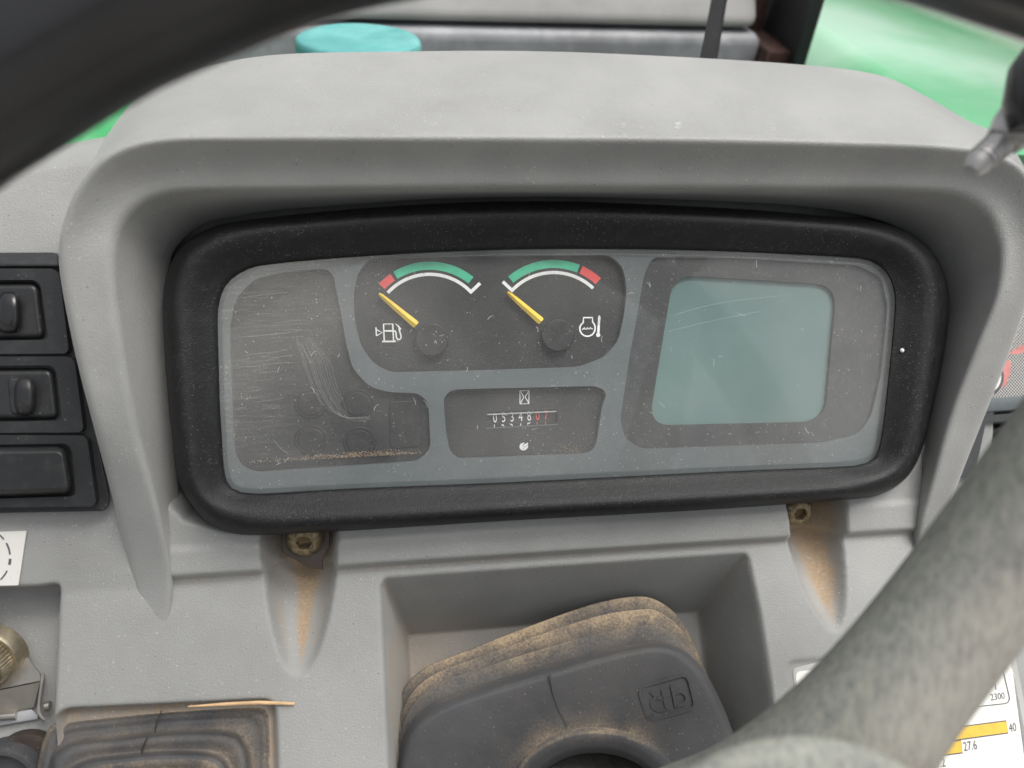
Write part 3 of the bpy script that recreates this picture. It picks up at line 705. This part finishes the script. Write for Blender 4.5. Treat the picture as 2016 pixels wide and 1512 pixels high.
ho = [[(-120,552),(68,551),(80,561),(95,663),(90,669),(-120,673)], [(-120,722),(99,719),(110,728),(122,821),(117,828),(-120,833)], [(-120,877),(129,873),(140,882),(149,970),(143,977),(-120,986)]]
lab = ['black toggle switch with a shiny oval nub, topmost of the stack', 'black toggle switch with a dull oval nub, middle of the stack', 'black switch with one wide rocker, lowest of the stack']
for i in range(3):
    t = thing('rocker_switch', lab[i], 'switch', P(20, (610,775,930)[i], 0), 'rocker switches left of the cowl')
    O = rpoly(fr[i], 8, 4); Hl = rpoly(ho[i], 8, 4)
    V, Fc = slab(O, -3, 1.2, 0, [Hl]); mk('frame', V, Fc, M['switch'], t, 30)
    if i < 2:
        V, Fc = dome(rpoly([[(-160,557),(77,555),(91,668),(-160,671)],[(-160,726),(106,724),(118,826),(-160,830)]][i], 20, 7), -3, .6, 14, 6); mk('dished_plate', V, Fc, M['switch'], t, 50)
        c = ((17,615),(49,780))[i]; rx, ry = ((26,42),(22,39))[i]
        seat = rpoly([(c[0]-rx-16,c[1]-ry),(c[0]+rx-2,c[1]-ry),(c[0]+rx+1,c[1]+ry),(c[0]-rx-8,c[1]+ry)], 14, 5)
        V, Fc = dome(seat, -1.2, 1.2, 8, 4); mk('nub_seat', V, Fc, M['switch'], t, 50)
        an = np.linspace(0, 2*math.pi, 40, endpoint=False); co, si = np.cos(an), np.sin(an)
        o_ = np.stack([c[0]+rx*np.sign(co)*np.abs(co)**.7, c[1]+ry*np.sign(si)*np.abs(si)**.75], -1)
        rings = [PL(o_, -1)]+[PL(np.array(c)+(o_-np.array(c))*s, h) for s, h in ((.98,1.4),(.93,2.4),(.82,3.4),(.60,4.2),(.3,4.6))]
        V, Fc = loft(rings, True, False, True); mk('nub', V, Fc, M['rim'] if i == 0 else M['switch'], t, 60)
    else:
        q = [(-160,881),(132,878),(146,973),(-160,984)]
        V, Fc = dome(rpoly(q, 24, 7), -3, 5.0, 15, 6); mk('rocker', V, Fc, M['switch'], t, 60)

# ---------------------------------------------------------------- stickers
def on_panel(px, py): return float(panel_h([(px,py)])[0])
hL = on_panel(20,1100)
st = tag(mk('warning_sticker', *slab(rpoly([(-120,1050),(53,1045),(37,1153),(-120,1156)], 3), hL-1, hL+.9, 1), M['label'], None, 30), 'white square sticker with a broken grey ring, under the switches', 'sticker')
mb = MB()
for a0, a1, wd in ((62,38,3.2),(30,6,3.6),(-2,-14,5.5),(-26,-48,3.2),(-58,-78,3.2)): mb.add(*strip(arcpts((-38,1098), 58, a0, a1, 10), wd, hL+.98))
mb.make('broken_ring', M['ink'], st)
q = PB([(1700,1340),(1990,1300),(2010,1480)]); 
def hl(px, py): return basefun(P(px,py,basefun(PB([(px,py)])[0][1])) [1]*1000)
# the label lies on the leaning lower panel: work out its plane from the panel heights
def on_label(fn):
    """call fn with a P that follows the leaning panel"""
    global P
    P0 = P
    def P1(px, py, h=0.0):
        one = np.ndim(px) == 0; px = np.atleast_1d(np.asarray(px,float)); py = np.atleast_1d(np.asarray(py,float)); hh = np.broadcast_to(np.asarray(h,float), px.shape)
        cur = np.full(px.shape, 5.0)
        for _ in range(14): qq = P0(px, py, cur); cur = .5*cur+.5*(basefun(qq[:,1]*1000)+hh)
        return P0(px, py, cur)[0] if one else P0(px, py, cur)
    P = P1
    try: return fn()
    finally: P = P0
def label_build():
    t = thing('chart_label', 'white chart label with yellow bars and speed figures behind the wheel spoke', 'label', P(1830, 1420, 0))
    edge = [(1560,1316),(1600,1306),(1650,1302),(1985,1283),(1998,1290),(2060,1600),(1600,1640),(1583,1500)]
    mk('border', *slab(rpoly(edge, 10), -1.4, -.82, 1), M['labeledge'], t)
    jag = [(1566,1330),(1570,1322),(1590,1320),(1612,1318),(1630,1313),(1652,1313),(1700,1308),(1970,1290),(1984,1294),(1997,1330),(2007,1417),(2040,1560),(2040,1620),(1610,1640),(1575,1396)]
    pl = mk('paper', *slab(rpoly(jag, 5), -1.2, -.62, .8), M['label'], t)
    mb = MB(); fr_ = rpoly([(1590,1341),(1972,1308),(1990,1384),(1604,1426)], 14, 6); mb.add(*strip(fr_, 2.0, -.5, True))
    mb.add(*strip([(1959,1345),(1961,1358)], 1.8, -.5)); mb.add(*strip([(1616,1349),(1640,1346)], 1.8, -.5)); mb.add(*strip([(1613,1356),(1615,1372)], 3, -.5))
    mb.make('frame_line', M['ink'], pl)
    for a, b, c, d in (((1700,1352),(1953,1325),(1957,1338),(1702,1366)), ((1650,1462),(1981,1419),(1985,1443),(1655,1488)), ((1655,1489),(1892,1457),(1895,1482),(1660,1514)), ((1660,1515),(1830,1492),(1834,1517),(1664,1540))):
        o = mk('bar', *poly([a,b,c,d], -.5), M['gold'], pl); mb = MB(); mb.add(*strip([a,b,c,d], 2.2, -.46, True)); mb.make('bar_outline', M['ink'], o)
    for s, c, h, a, sx in (('2300',(1964,1371),13,8,.78), ('40',(1993.5,1432),17,9,.62), ('27.6',(1910,1468),18,9,.62), ('19.2',(1849,1502),18,9,.62)):
        mk('figure', *text(s, c, h, a, sx, -.5), M['ink'], pl)
on_label(label_build)
def lint_build():
    mb = MB()
    for k in range(70):
        x, y = random.choice(((random.uniform(125,520), random.uniform(1160,1375)), (random.uniform(670,745), random.uniform(1140,1500)), (random.uniform(1500,1760), random.uniform(1090,1300)), (random.uniform(60,240), random.uniform(1030,1150))))
        a = random.uniform(0,6.3); L = random.uniform(3,13); b_ = random.uniform(-.9,.9)
        mb.add(*strip([(x+L*t*math.cos(a+b_*t), y+L*t*math.sin(a+b_*t)) for t in (0,.35,.7,1)], random.uniform(.5,1.2), .22, th=.03))
    o = mb.make('lint_fibres', M['scuff'], dash, recalc=False); o['kind'] = 'stuff'
on_label(lint_build)

# ---------------------------------------------------------------- right of the cowl: decal, trim strip and switch
t = thing('decal_panel', 'halftone dotted decal panel with faded pink symbol beside the right cowl leg', 'decal', P(2000,690,-6))
mk('dotted_sheet', *slab([(1880,520),(2140,480),(2140,772),(1880,792)], -8, -6, 0), M['dots'], t)
mb = MB(); mb.add(*poly(rpoly([(1940,716),(1978,706),(1991,712),(1989,735),(1980,760),(1962,764),(1930,770)], 5), -5.9)); mb.add(*poly(rpoly([(1982,697),(2004,684),(2030,668),(2050,672),(2030,690),(2004,697)], 4), -5.9)); mb.make('pink_symbol', M['pink'], t)
mk('white_disc', *poly(arcpts((1938,742), 34, 0, 350, 36), -5.8), M['label'], t); mb = MB(); mb.add(*strip(arcpts((1938,742), 36, 0, 350, 36), 5, -5.75, True)); mb.make('disc_outline', M['ink'], t)
V, Fc = slab([(1880,789),(2140,770),(2140,797),(1880,816)], -9, -4, 2); tag(mk('trim_strip', V, Fc, M['mask']), 'narrow slate grey trim strip under the dotted decal', 'trim')
t = thing('rocker_switch', 'black switch half hidden between the right cowl leg and the wheel spoke', 'switch', P(1990,880,-4), 'rocker switches left of the cowl'); del t['group']
V, Fc = slab(rpoly([(1878,823),(2140,803),(2120,930),(1870,942)], 3), -10, -4, 0, [rpoly([(1941,832),(2120,818),(2105,915),(1921,926)], 3)]); mk('frame', V, Fc, M['lcdframe'], t, 30)
V, Fc = dome(rpoly([(1946,836),(2120,822),(2105,910),(1926,922)], 6), -11, -7, 22, 5); mk('rocker', V, Fc, M['black'], t, 60)

# ---------------------------------------------------------------- centre rubber boot in the pocket
def open_ring(top, bottom_y=1640, n=90):
    return resample(cr(top, 12), n, False)
A0 = [(768,1640),(768,1520),(772,1440),(783,1385),(808,1338),(850,1308),(924,1279),(1038,1234),(1168,1189),(1249,1174),(1290,1180),(1331,1209),(1358,1249),(1385,1310),(1420,1390),(1455,1480),(1480,1640)]
A1 = [(774,1640),(774,1520),(778,1450),(790,1398),(815,1356),(856,1325),(932,1296),(1046,1254),(1172,1212),(1262,1198),(1296,1202),(1334,1229),(1362,1270),(1388,1330),(1424,1405),(1457,1490),(1480,1640)]
A2 = [(776,1640),(777,1520),(782,1462),(796,1412),(822,1372),(864,1343),(944,1315),(1060,1278),(1190,1243),(1268,1230),(1304,1234),(1342,1260),(1370,1296),(1396,1345),(1428,1415),(1458,1495),(1480,1640)]
A3 = [(780,1640),(782,1520),(790,1466),(806,1426),(834,1396),(878,1372),(965,1342),(1087,1306),(1205,1275),(1280,1262),(1318,1266),(1354,1285),(1384,1316),(1410,1360),(1436,1420),(1460,1498),(1480,1640)]
A4 = [(786,1640),(788,1525),(797,1476),(813,1440),(842,1412),(884,1388),(970,1358),(1090,1322),(1209,1289),(1282,1275),(1322,1279),(1354,1298),(1382,1330),(1406,1372),(1432,1430),(1455,1500),(1474,1640)]
An = open_ring
rr = [(A0,-22,.0),(A0,-15,.9),(A1,-11.5,.55),(A1,-10,1.0),(A2,-4,.85),(A2,-2,.5),(A3,4.5,.45),(A3,7,.15),(A4,9,.10)]
rings = []; sts = []
for k, (a, h, s) in enumerate(rr):
    q = An(a); rings.append(np.c_[q, np.full(len(q), h)]); sts.append(s)
# grooves between ribs: pull a copy inwards
def inw(q, d): c = np.array((1130,1560)); v = c-q[:, :2]; v /= np.linalg.norm(v,axis=1,keepdims=True); o = q.copy(); o[:, :2] += v*d; return o
f_ = lambda a, h: np.c_[An(a), np.full(90, h)]
seq = [(f_(A0,-24),0),(f_(A0,-15.5),.85),(inw(f_(A1,-13.2),22),.0),(f_(A1,-9.5),.85),(inw(f_(A2,-7.0),22),.0),(f_(A2,-3.0),.42),(inw(f_(A3,-.6),18),.0),(f_(A3,3.2),.16),(f_(A4,8.6),.10),(inw(f_(A4,10.0),8),.02)]
# flat top to the collar around the column hole
coll = lambda rx, ry: np.stack([1172+rx*np.cos(np.linspace(math.pi*1.02, -math.pi*.02, 90)), 1580-ry*np.sin(np.linspace(math.pi*1.02, -math.pi*.02, 90))], -1)
top = seq[-1][0][:, :2]; c1 = coll(178,148)
for f in (.12,.3,.5,.7,.86): seq.append((np.c_[top*(1-f)+c1*f, np.full(90, 10.2+.8*f)], .0+.26*f**3))
seq += [(np.c_[c1, np.full(90,11)],.38),(np.c_[coll(172,142), np.full(90,12.8)],.35),(np.c_[coll(158,128), np.full(90,13.4)],.1),(np.c_[coll(140,108), np.full(90,12.6)],.05),(np.c_[coll(132,100), np.full(90,9)],0),(np.c_[coll(125,92), np.full(90,-35)],0)]
RR = [PL(s) for s, _ in seq]
fil = [0,.9,.3,.9,.3,.9,.3,.9,1.3,1.0]+[0]*5+[.3,.8,1,1,.6,0]
FR = fillet(RR, fil, 5)
# stain along: interpolate by ring
sv = []
for i in range(len(RR)):
    nn5 = 5 if 0 < i < len(RR)-1 and fil[i] > 0 else 1
    sv += [seq[i][1]]*nn5 if nn5 == 1 or i > 9 else [seq[i][1]*a for a in (.05,.45,1,1,.9)]
V, Fc = loft(FR, False)
xs = np.tile(np.linspace(0,1,90), len(FR)); stv = np.repeat(sv, 90)
ph = np.repeat(np.arange(len(FR))*.37, 90); stv = stv*np.clip(.85+.22*np.sin(xs*17+ph*.8)+.18*np.sin(xs*39+ph*1.7+1), .25, 1.2)
stv = stv*np.interp(xs, [0,.14,.25,.35,.62,.70,.8,1], [.25,.35,.7,.9,1.0,.55,.12,.05])
bt = thing('column_boot', 'dusty black ribbed rubber boot around the steering column in the dash pocket', 'rubber boot', P(1130,1480,0))
mk('bellows', V, Fc, M['rubber'], bt, 60, {'stain': stv})
mb = MB()
mb.add(*strip([(1082,1326),(1090,1365),(1102,1400),(1116,1432)], 4, 11.0, th=.8)); mb.make('mould_seam', M['rubber'], bt)
# raised maker's mark: rounded frame with upside-down letters
Zl = lambda q: [(1240+x/12.6, 1310+y/12.6) for x, y in q]
mb = MB(); fr_ = rpoly(Zl([(205,560),(1430,215),(1640,1060),(440,1400)]), 16, 6); mb.add(*strip(fr_, 4.6, 11.0, True, th=.9)); 
mb.add(*strip(Zl([(1040,500),(1100,780),(1150,1060)]), 6, 11.0, th=.9)); mb.add(*strip(Zl([(1120,700),(1270,640),(1390,730),(1420,850),(1340,960),(1150,1030)]), 6, 11.0, th=.9))
mb.add(*strip(Zl([(810,590),(860,830),(920,1090)]), 6, 11.0, th=.9)); mb.add(*strip(Zl([(920,1090),(700,1130),(560,1040),(530,920),(620,810),(850,810)]), 6, 11.0, th=.9)); mb.add(*strip(Zl([(700,800),(520,660)]), 6, 11.0, th=.9))
mb.add(*strip(arcpts(Zl([(545,1260)])[0], 4.2, 0, 330, 14), 2.0, 11.0, True, th=.8)); mb.make('embossed_mark', M['rubber'], bt)

# ---------------------------------------------------------------- left rubber boot
B0 = [(62,1640),(72,1520),(88,1450),(112,1422),(180,1411),(312,1399),(430,1391),(512,1387),(532,1394),(537,1420),(538,1520),(538,1640)]
B1 = [(78,1640),(88,1512),(104,1452),(132,1434),(200,1424),(320,1411),(430,1404),(498,1402),(514,1412),(520,1440),(522,1520),(522,1640)]
B2 = [(96,1640),(106,1512),(120,1484),(156,1467),(220,1460),(310,1450),(400,1446),(450,1450),(472,1464),(484,1500),(488,1560),(490,1640)]
B3 = [(130,1640),(140,1535),(156,1512),(190,1500),(240,1494),(310,1488),(380,1487),(420,1492),(440,1508),(448,1540),(452,1580),(455,1640)]
def lever_boot_build():
    hb = -5.0
    n = 80; L0, L1, L2, L3 = [resample(cr(b, 10), n, False) for b in (B0,B1,B2,B3)]
    cb = lambda q, f: q*(1-f)+np.array((300,1640))*f
    lev = [(L0,hb-9,.7),(L0,hb-3,.75),(L1,hb-.5,.16),(cb(L1,.06),hb-1.6,.12),(cb(L2,-.05),hb+.2,.26),(L2,hb+6,.10),(cb(L2,.06),hb+6.6,.14),(cb(L3,-.06),hb+5.2,.2),(L3,hb+11,.10),(cb(L3,.1),hb+11.5,.35),(cb(L3,.2),hb+9.6,.5),(cb(L3,.5),hb+11,.4)]
    RR = [PL(np.c_[q, np.full(n,h)]) for q, h, s in lev]; fil = [0]+[1.1]*(len(lev)-2)+[0]
    V, Fc = loft(fillet(RR, fil, 5), False); sv = []
    for i, l in enumerate(lev): sv += [l[2]]*(5 if 0 < i < len(lev)-1 else 1)
    xs = np.tile(np.linspace(0,1,n), len(sv)); stv = np.repeat(sv, n)*np.interp(xs,[0,.2,.35,.6,.75,1],[.2,.35,.75,.6,1,1])
    lb = thing('lever_boot', 'dusty ribbed rubber boot with a straw at its top edge, lower left', 'rubber boot', P(310,1500,hb))
    mk('bellows', V, Fc, M['rubber'], lb, 60, {'stain': stv})
    mb = MB(); mb.add(*strip(cr([(318,1399),(308,1425),(304,1450)],6), 2.2, hb+1.2, th=1)); mb.add(*strip(cr([(290,1452),(280,1475),(278,1502)],6), 2.2, hb+7.4, th=1)); mb.make('mould_seam', M['hub'], lb)
    hz = .9
    V, Fc = tube([P(370,1391,hz), P(440,1386.5,hz+.5), P(510,1383,hz+.5), P(580,1385.5,hz+.3)], [.0002,.00055,.0006,.0005], 8); tag(mk('straw', V, Fc, M['straw']), 'short pale straw lying along the top of the left rubber boot', 'straw')
on_label(lever_boot_build)

def latch_build():
    # ---------------------------------------------------------------- lower left latch, knob and cap
    hw = -14.8
    lt = thing('latch_bracket', 'bent dull steel latch bracket in the lower left recess', 'bracket', P(30,1330,hw))
    pl = [(-90,1190),(0,1229),(21,1240),(36,1256),(45,1272),(49,1286),(62,1303),(80,1326),(80,1341),(0,1358),(-90,1376)]
    V, Fc = slab(pl, hw+5, hw+7, 1.5); mk('plate', V, Fc, M['steel'], lt, 30)
    R = [PL([(-90,1377,hw+7.0),(0,1359,hw+7.0),(79,1342.5,hw+7.0)]), PL([(-90,1404,hw+3.0),(0,1407,hw+3.0),(66,1393,hw+3.0)]), PL([(-90,1414,hw-1),(0,1410,hw-1),(65,1396,hw-1)])]
    V, Fc = loft(R, False); mk('lower_flange', V, Fc, M['steel'], lt, 30)
    mb = MB(); fl = [(80,1325),(86,1324),(88,1330),(84,1352),(80,1378),(79,1396),(84,1408),(90,1416),(86,1419),(77,1412),(72,1400),(74,1378),(78,1352)]
    mb.add(*slab(fl, hw+1, hw+8.2, 1)); mb.make('side_flange', M['steel'], lt)
    V, Fc = slab([(-90,1408),(62,1396),(76,1408),(74,1416),(-90,1445)], hw-2, hw+2.5, 2); mk('base_block', V, Fc, M['boxdark'], lt)
    V, Fc = tube([P(-90,1417,hw+3.2), P(33,1408,hw+3.2)], .0014, 10); mk('hinge_pin', V, Fc, M['steel'], lt)
    V, Fc = tube([P(90,1391,hw+5), P(99,1390,hw+5)], .0016, 12); mk('rivet', V, Fc, M['steel'], lt)
    kb = thing('knurled_knob', 'brassy knurled round knob on the steel latch bracket', 'knob', P(-20,1300,hw+7))
    ax = nrm((-.32,-.35,1.0)); kc = P(-12,1290,hw+8)
    V, Fc = lathe(kc, ax, [(.0095,-.004),(.0095,.0),(.0092,.0012),(.0080,.0016)], 40); mk('collar', V, Fc, M['knurl'], kb)
    mb = MB()
    u = nrm(np.cross(ax,(0.13,1,0.2))); v = np.cross(ax,u)
    for k in range(44):
        a = k/44*2*math.pi; d = np.cos(a)*u+np.sin(a)*v; tn = -np.sin(a)*u+np.cos(a)*v; b0 = kc+d*.0078
        rows = [[b0+tn*s*.00042+d*dd+ax*z for s, dd in ((-1,0),(0,.0005),(1,0))] for z in (.0016,.0065)]
        mb.add(*loft([np.array(r) for r in rows], False))
    V, Fc = lathe(kc, ax, [(.0078,.0012),(.0078,.0068),(.0072,.0076)], 40); mb.add(V, Fc); mb.make('knurled_ring', M['knurl'], kb, 25)
    V, Fc = lathe(kc, ax, [(.0070,.0070),(.0074,.0085),(.0072,.0105),(.0058,.0116),(.003,.012)], 40); mk('cap', V, Fc, M['steeldark'], kb)
    t = thing('round_cap', 'black round cap with raised rim in the bottom left corner', 'cap', P(15,1535,hw))
    V, Fc = lathe(P(12,1535,hw), (0,0,1), [(.0125,-.004),(.0125,.004),(.0118,.0055),(.0105,.0055),(.0098,.0045),(.0094,.002),(.004,.0016)], 48); mk('cap_rim', V, Fc, M['rubber'], t, 40)
    V, Fc = lathe(P(50,1512,hw), (0,0,1), [(.0115,-.003),(.0113,.0006),(.0095,.001)], 40); tag(mk('rusty_washer', V, Fc, M['torn']), 'brown rusty washer half covered by the black round cap', 'washer')
on_label(latch_build)

# ---------------------------------------------------------------- steering wheel, close in front of the camera
ZR = .130; pc = (1292,2128); RW = 2385/F*ZR
wheel = thing('steering_wheel', 'worn black steering wheel with a faded olive spoke close to the viewer', 'steering wheel', PZ(1330,2000,.19))
th = np.linspace(0, 2*math.pi, 160, endpoint=False)
cc = np.array([(pc[0]-1008)/F*ZR, (756-pc[1])/F*ZR, -ZR])
V = []; nn_ = 24; r_t = .0155
for a in th:
    d = np.array((math.cos(a), math.sin(a), 0)); ctr = cc+d*RW
    wob = 1+.012*math.sin(a*36)
    for b in np.linspace(0, 2*math.pi, nn_, endpoint=False): V.append(ctr+r_t*wob*(math.cos(b)*d+math.sin(b)*np.array((0,0,1))))
V = CAM + np.array(V) @ RD.T
Fc = []
for i in range(160):
    for j in range(nn_): Fc.append((i*nn_+j, i*nn_+(j+1)%nn_, ((i+1)%160)*nn_+(j+1)%nn_, ((i+1)%160)*nn_+j))
mk('rim', V, Fc, M['rim'], wheel, 60)
def spoke(px):
    a = np.array(px, float); q = cr(a, 8); ctr = PZ(q[:,0], q[:,1], q[:,3]); rad = q[:,2]/F*q[:,3]
    return tube(ctr, rad, 28)
V, Fc = spoke([(1350,1930,330,.194),(1440,1775,288,.190),(1540,1640,205,.185),(1640,1508,152,.180),(1748,1372,130,.176),(1876,1208,124,.172),(2008,1028,122,.166),(2170,815,124,.157),(2450,500,124,.143),(2740,240,118,.131)])
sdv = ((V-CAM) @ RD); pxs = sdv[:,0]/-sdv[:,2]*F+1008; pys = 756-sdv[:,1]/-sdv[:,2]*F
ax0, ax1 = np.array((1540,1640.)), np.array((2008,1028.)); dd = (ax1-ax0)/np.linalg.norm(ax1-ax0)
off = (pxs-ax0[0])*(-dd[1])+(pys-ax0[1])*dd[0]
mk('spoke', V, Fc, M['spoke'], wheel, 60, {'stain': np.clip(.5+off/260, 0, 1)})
V, Fc = spoke([(1250,1960,180,.19),(900,1990,150,.18),(300,2080,150,.165),(-500,2150,150,.145),(-1000,2160,150,.13)]); mk('spoke', V, Fc, M['spoke'], wheel, 60)
V, Fc = spoke([(1350,2050,180,.19),(1550,2400,150,.18),(1900,3000,150,.165),(2250,3700,150,.145),(2450,4100,150,.13)]); mk('spoke', V, Fc, M['spoke'], wheel, 60)
hax = (RD @ np.array((0,0,1))); hz_ = .152; Rh = 395/F*hz_
V, Fc = lathe(PZ(1580,1850,hz_), hax, [(Rh*.72,-.016),(Rh*.92,-.006),(Rh*.985,-.003),(Rh,-.0015),(Rh*.985,.0012),(Rh*.93,.0032),(Rh*.7,.006),(Rh*.3,.008),(.001,.0085)], 72); mk('hub_cap', V, Fc, M['spoke'], wheel, 60)
V, Fc = tube([PZ(1172,1590,.33), PZ(1260,1720,.25), PZ(1330,1880,.192)], .011, 24); tag(mk('steering_column', V, Fc, M['dark']), 'dark steering column shaft rising out of the rubber boot', 'steering column')

# ---------------------------------------------------------------- lever at the upper right
lv = thing('control_lever', 'black handled lever with grey threaded tip at the upper right edge', 'lever', PZ(1990,250,.185))
V, Fc = tube([PZ(1912,337,.188), PZ(1925,322,.188), PZ(1990,262,.187), PZ(2020,235,.186)], [.0020,.0031,.0032,.0032], 20)
mk('threaded_tip', V, Fc, M['shaft'], lv)
mb = MB()
for k in range(5):
    f0 = .15+.12*k; p = PZ(1925+65*f0, 322-60*f0, .188); q = PZ(1925+65*(f0+.05), 322-60*(f0+.05), .188); mb.add(*tube([p,q], .0036, 20))
mb.make('thread', M['shaft'], lv)
V, Fc = tube([PZ(1975,278,.187), PZ(1998,250,.187), PZ(2022,232,.186)], [.0045,.0062,.0066], 6); mk('lock_nut', V, Fc, M['shaft'], lv, 20)
V, Fc = tube([PZ(2035,255,.180), PZ(2036,205,.180), PZ(2048,150,.180), PZ(2090,85,.180), PZ(2200,0,.18)], [.005,.0066,.0070,.0064,.006], 24); mk('handle', V, Fc, M['rim'], lv)

# ---------------------------------------------------------------- behind the cowl (world axes)
def toW(p): return ORG + WB @ np.asarray(p)
def fromW(p): return (np.asarray(p)-ORG) @ WB
def wbox(c0, c1, r=.004, seg=3):
    """box in world axes from corner c0 to c1 with eased edges"""
    bm = bmesh.new(); bmesh.ops.create_cube(bm, size=1)
    c0, c1 = np.minimum(c0,c1), np.maximum(c0,c1)
    for v_ in bm.verts: v_.co = Vector([(c0[i]+c1[i])/2 + v_.co[i]*(c1[i]-c0[i]) for i in range(3)])
    bmesh.ops.bevel(bm, geom=bm.edges[:], offset=r, segments=seg, affect='EDGES', profile=.5)
    V = np.array([v_.co[:] for v_ in bm.verts]); bm.verts.index_update(); Fc = [tuple(v_.index for v_ in f.verts) for f in bm.faces]; bm.free()
    return fromW(V), Fc
ztop, y0, xr = 1.210, .232, .174
bx = thing('engine_cover', 'weathered grey plastic box with a lighter lid behind the cowl', 'box', fromW((0, y0, ztop-.1)))
def turned(V, a=math.radians(3.2)):
    w_ = ORG + V @ WB.T
    d = w_ - np.array((xr, y0, 0)); r_ = np.array([[math.cos(a),-math.sin(a),0],[math.sin(a),math.cos(a),0],[0,0,1]])
    return fromW(d @ r_.T + np.array((xr, y0, 0)))
V, Fc = wbox((xr-.42, y0, ztop-.16), (xr, y0+.30, ztop-.0035), .006); mk('box_body', turned(V), Fc, M['boxdark'], bx, 50)
V, Fc = wbox((xr-.42, y0+.0025, ztop-.0015), (xr-.003, y0+.30, ztop+.055), .007, 5); Vl = ORG + V @ WB.T; Vl[:,1] += np.maximum(0, Vl[:,2]-ztop)*.75; mk('lid', turned(fromW(Vl)), Fc, M['box'], bx, 50)
# strap
V, Fc = tube([PZ(1392,130,.335), PZ(1400,90,.345), PZ(1416,0,.37), PZ(1436,-110,.40)], .0045, 4); 
tag(mk('rubber_strap', V, Fc, M['strap'], None, 20), 'black rubber strap running up over the grey box lid', 'strap')
# rusty bracket
q0 = toW(PZ(1516,118,.44)); q1 = toW(PZ(1562,118,.44))
br = thing('rusty_bracket', 'dark rusty metal bracket between the grey box and the green bonnet', 'bracket', fromW(q0))
V, Fc = wbox((q0[0]-.004, q0[1]-.004, q0[2]-.03), (q1[0], q0[1]+.12, q0[2]+.006), .001, 1); mk('bracket_base', V, Fc, M['rust'], br)
V, Fc = wbox((q1[0]-.004, q0[1]-.01, q0[2]-.03), (q1[0]+.004, q0[1]+.06, q0[2]+.05), .001, 1); mk('bracket_side', V, Fc, M['brackets'], br)
V, Fc = wbox((q0[0]-.006, q0[1]-.008, q0[2]-.04), (q1[0]+.006, q0[1]-.004, q0[2]+.0), .001, 1); mk('bracket_lip', V, Fc, M['brackets'], br)
V, Fc = wbox((q0[0]-.002, q0[1]+.035, q0[2]), (q1[0]-.006, q0[1]+.041, q0[2]+.12), .001, 1); mk('bracket_back', V, Fc, M['rust'], br)
# turquoise cap
ct = toW(PZ(706,73,.345)); rc_ = 123/F*.345
cp = thing('filler_cap', 'sun bleached turquoise screw cap behind the cowl', 'cap', fromW(ct))
up = fromW(ORG+np.array((0,.05,1.0))); 
V, Fc = lathe(fromW(ct), up, [(rc_*1.0,-.03),(rc_*1.0,-.0035),(rc_*.985,-.0012),(rc_*.94,.0),(rc_*.80,.0),(rc_*.78,-.0004),(rc_*.50,-.0004),(rc_*.48,.0),(rc_*.30,-.0001),(rc_*.26,-.0005),(rc_*.12,-.0006),(rc_*.08,-.0014)], 64); mk('cap_top', V, Fc, M['teal'], cp, 50)
mb = MB()
for k in range(12):
    a = k/12*2*math.pi; e_ = .001
    ax_ = nrm(up); u = nrm(np.cross(ax_,(0.13,1,0.2))); v = np.cross(ax_,u); d = np.cos(a)*u+np.sin(a)*v
    p = fromW(ct)+d*(rc_+.0004)-ax_*.030; mb.add(*tube([p, p+ax_*.020], .0022, 8))
mb.make('grip_ribs', M['teal'], cp)
# green bonnet: one sheet, humped along the tractor, built in world axes
al = np.r_[0, .17, .172, .176, .179, .181, .196, .208, np.linspace(.215, .44, 40), .446, .450, .4535, .455, .455]
zl = np.r_[1.04, 1.04, 1.12, 1.150, 1.160, 1.164, 1.182, 1.191, 1.1945-.43*(np.linspace(.215,.44,40)-.19)**2, 1.1665, 1.164, 1.159, 1.150, 1.02]
xx = np.r_[(.03-al)[::-1], .03+al]; zz = np.r_[zl[::-1], zl]
ys = np.linspace(.10, 1.1, 30); XX, YY = np.meshgrid(xx, ys); ZZ = np.tile(zz, (30,1)) - .05*np.maximum(0, YY-.35)**1.5
Vw = np.stack([XX, YY, ZZ], -1).reshape(-1,3)
bn = thing('bonnet', 'glossy green tractor bonnet beyond the dashboard cowl', 'bonnet', fromW((0.03, .3, 1.1)))
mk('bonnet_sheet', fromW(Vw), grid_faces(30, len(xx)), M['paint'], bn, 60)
for o in list(bpy.data.objects):
    if '_b' in o: del o['_b']
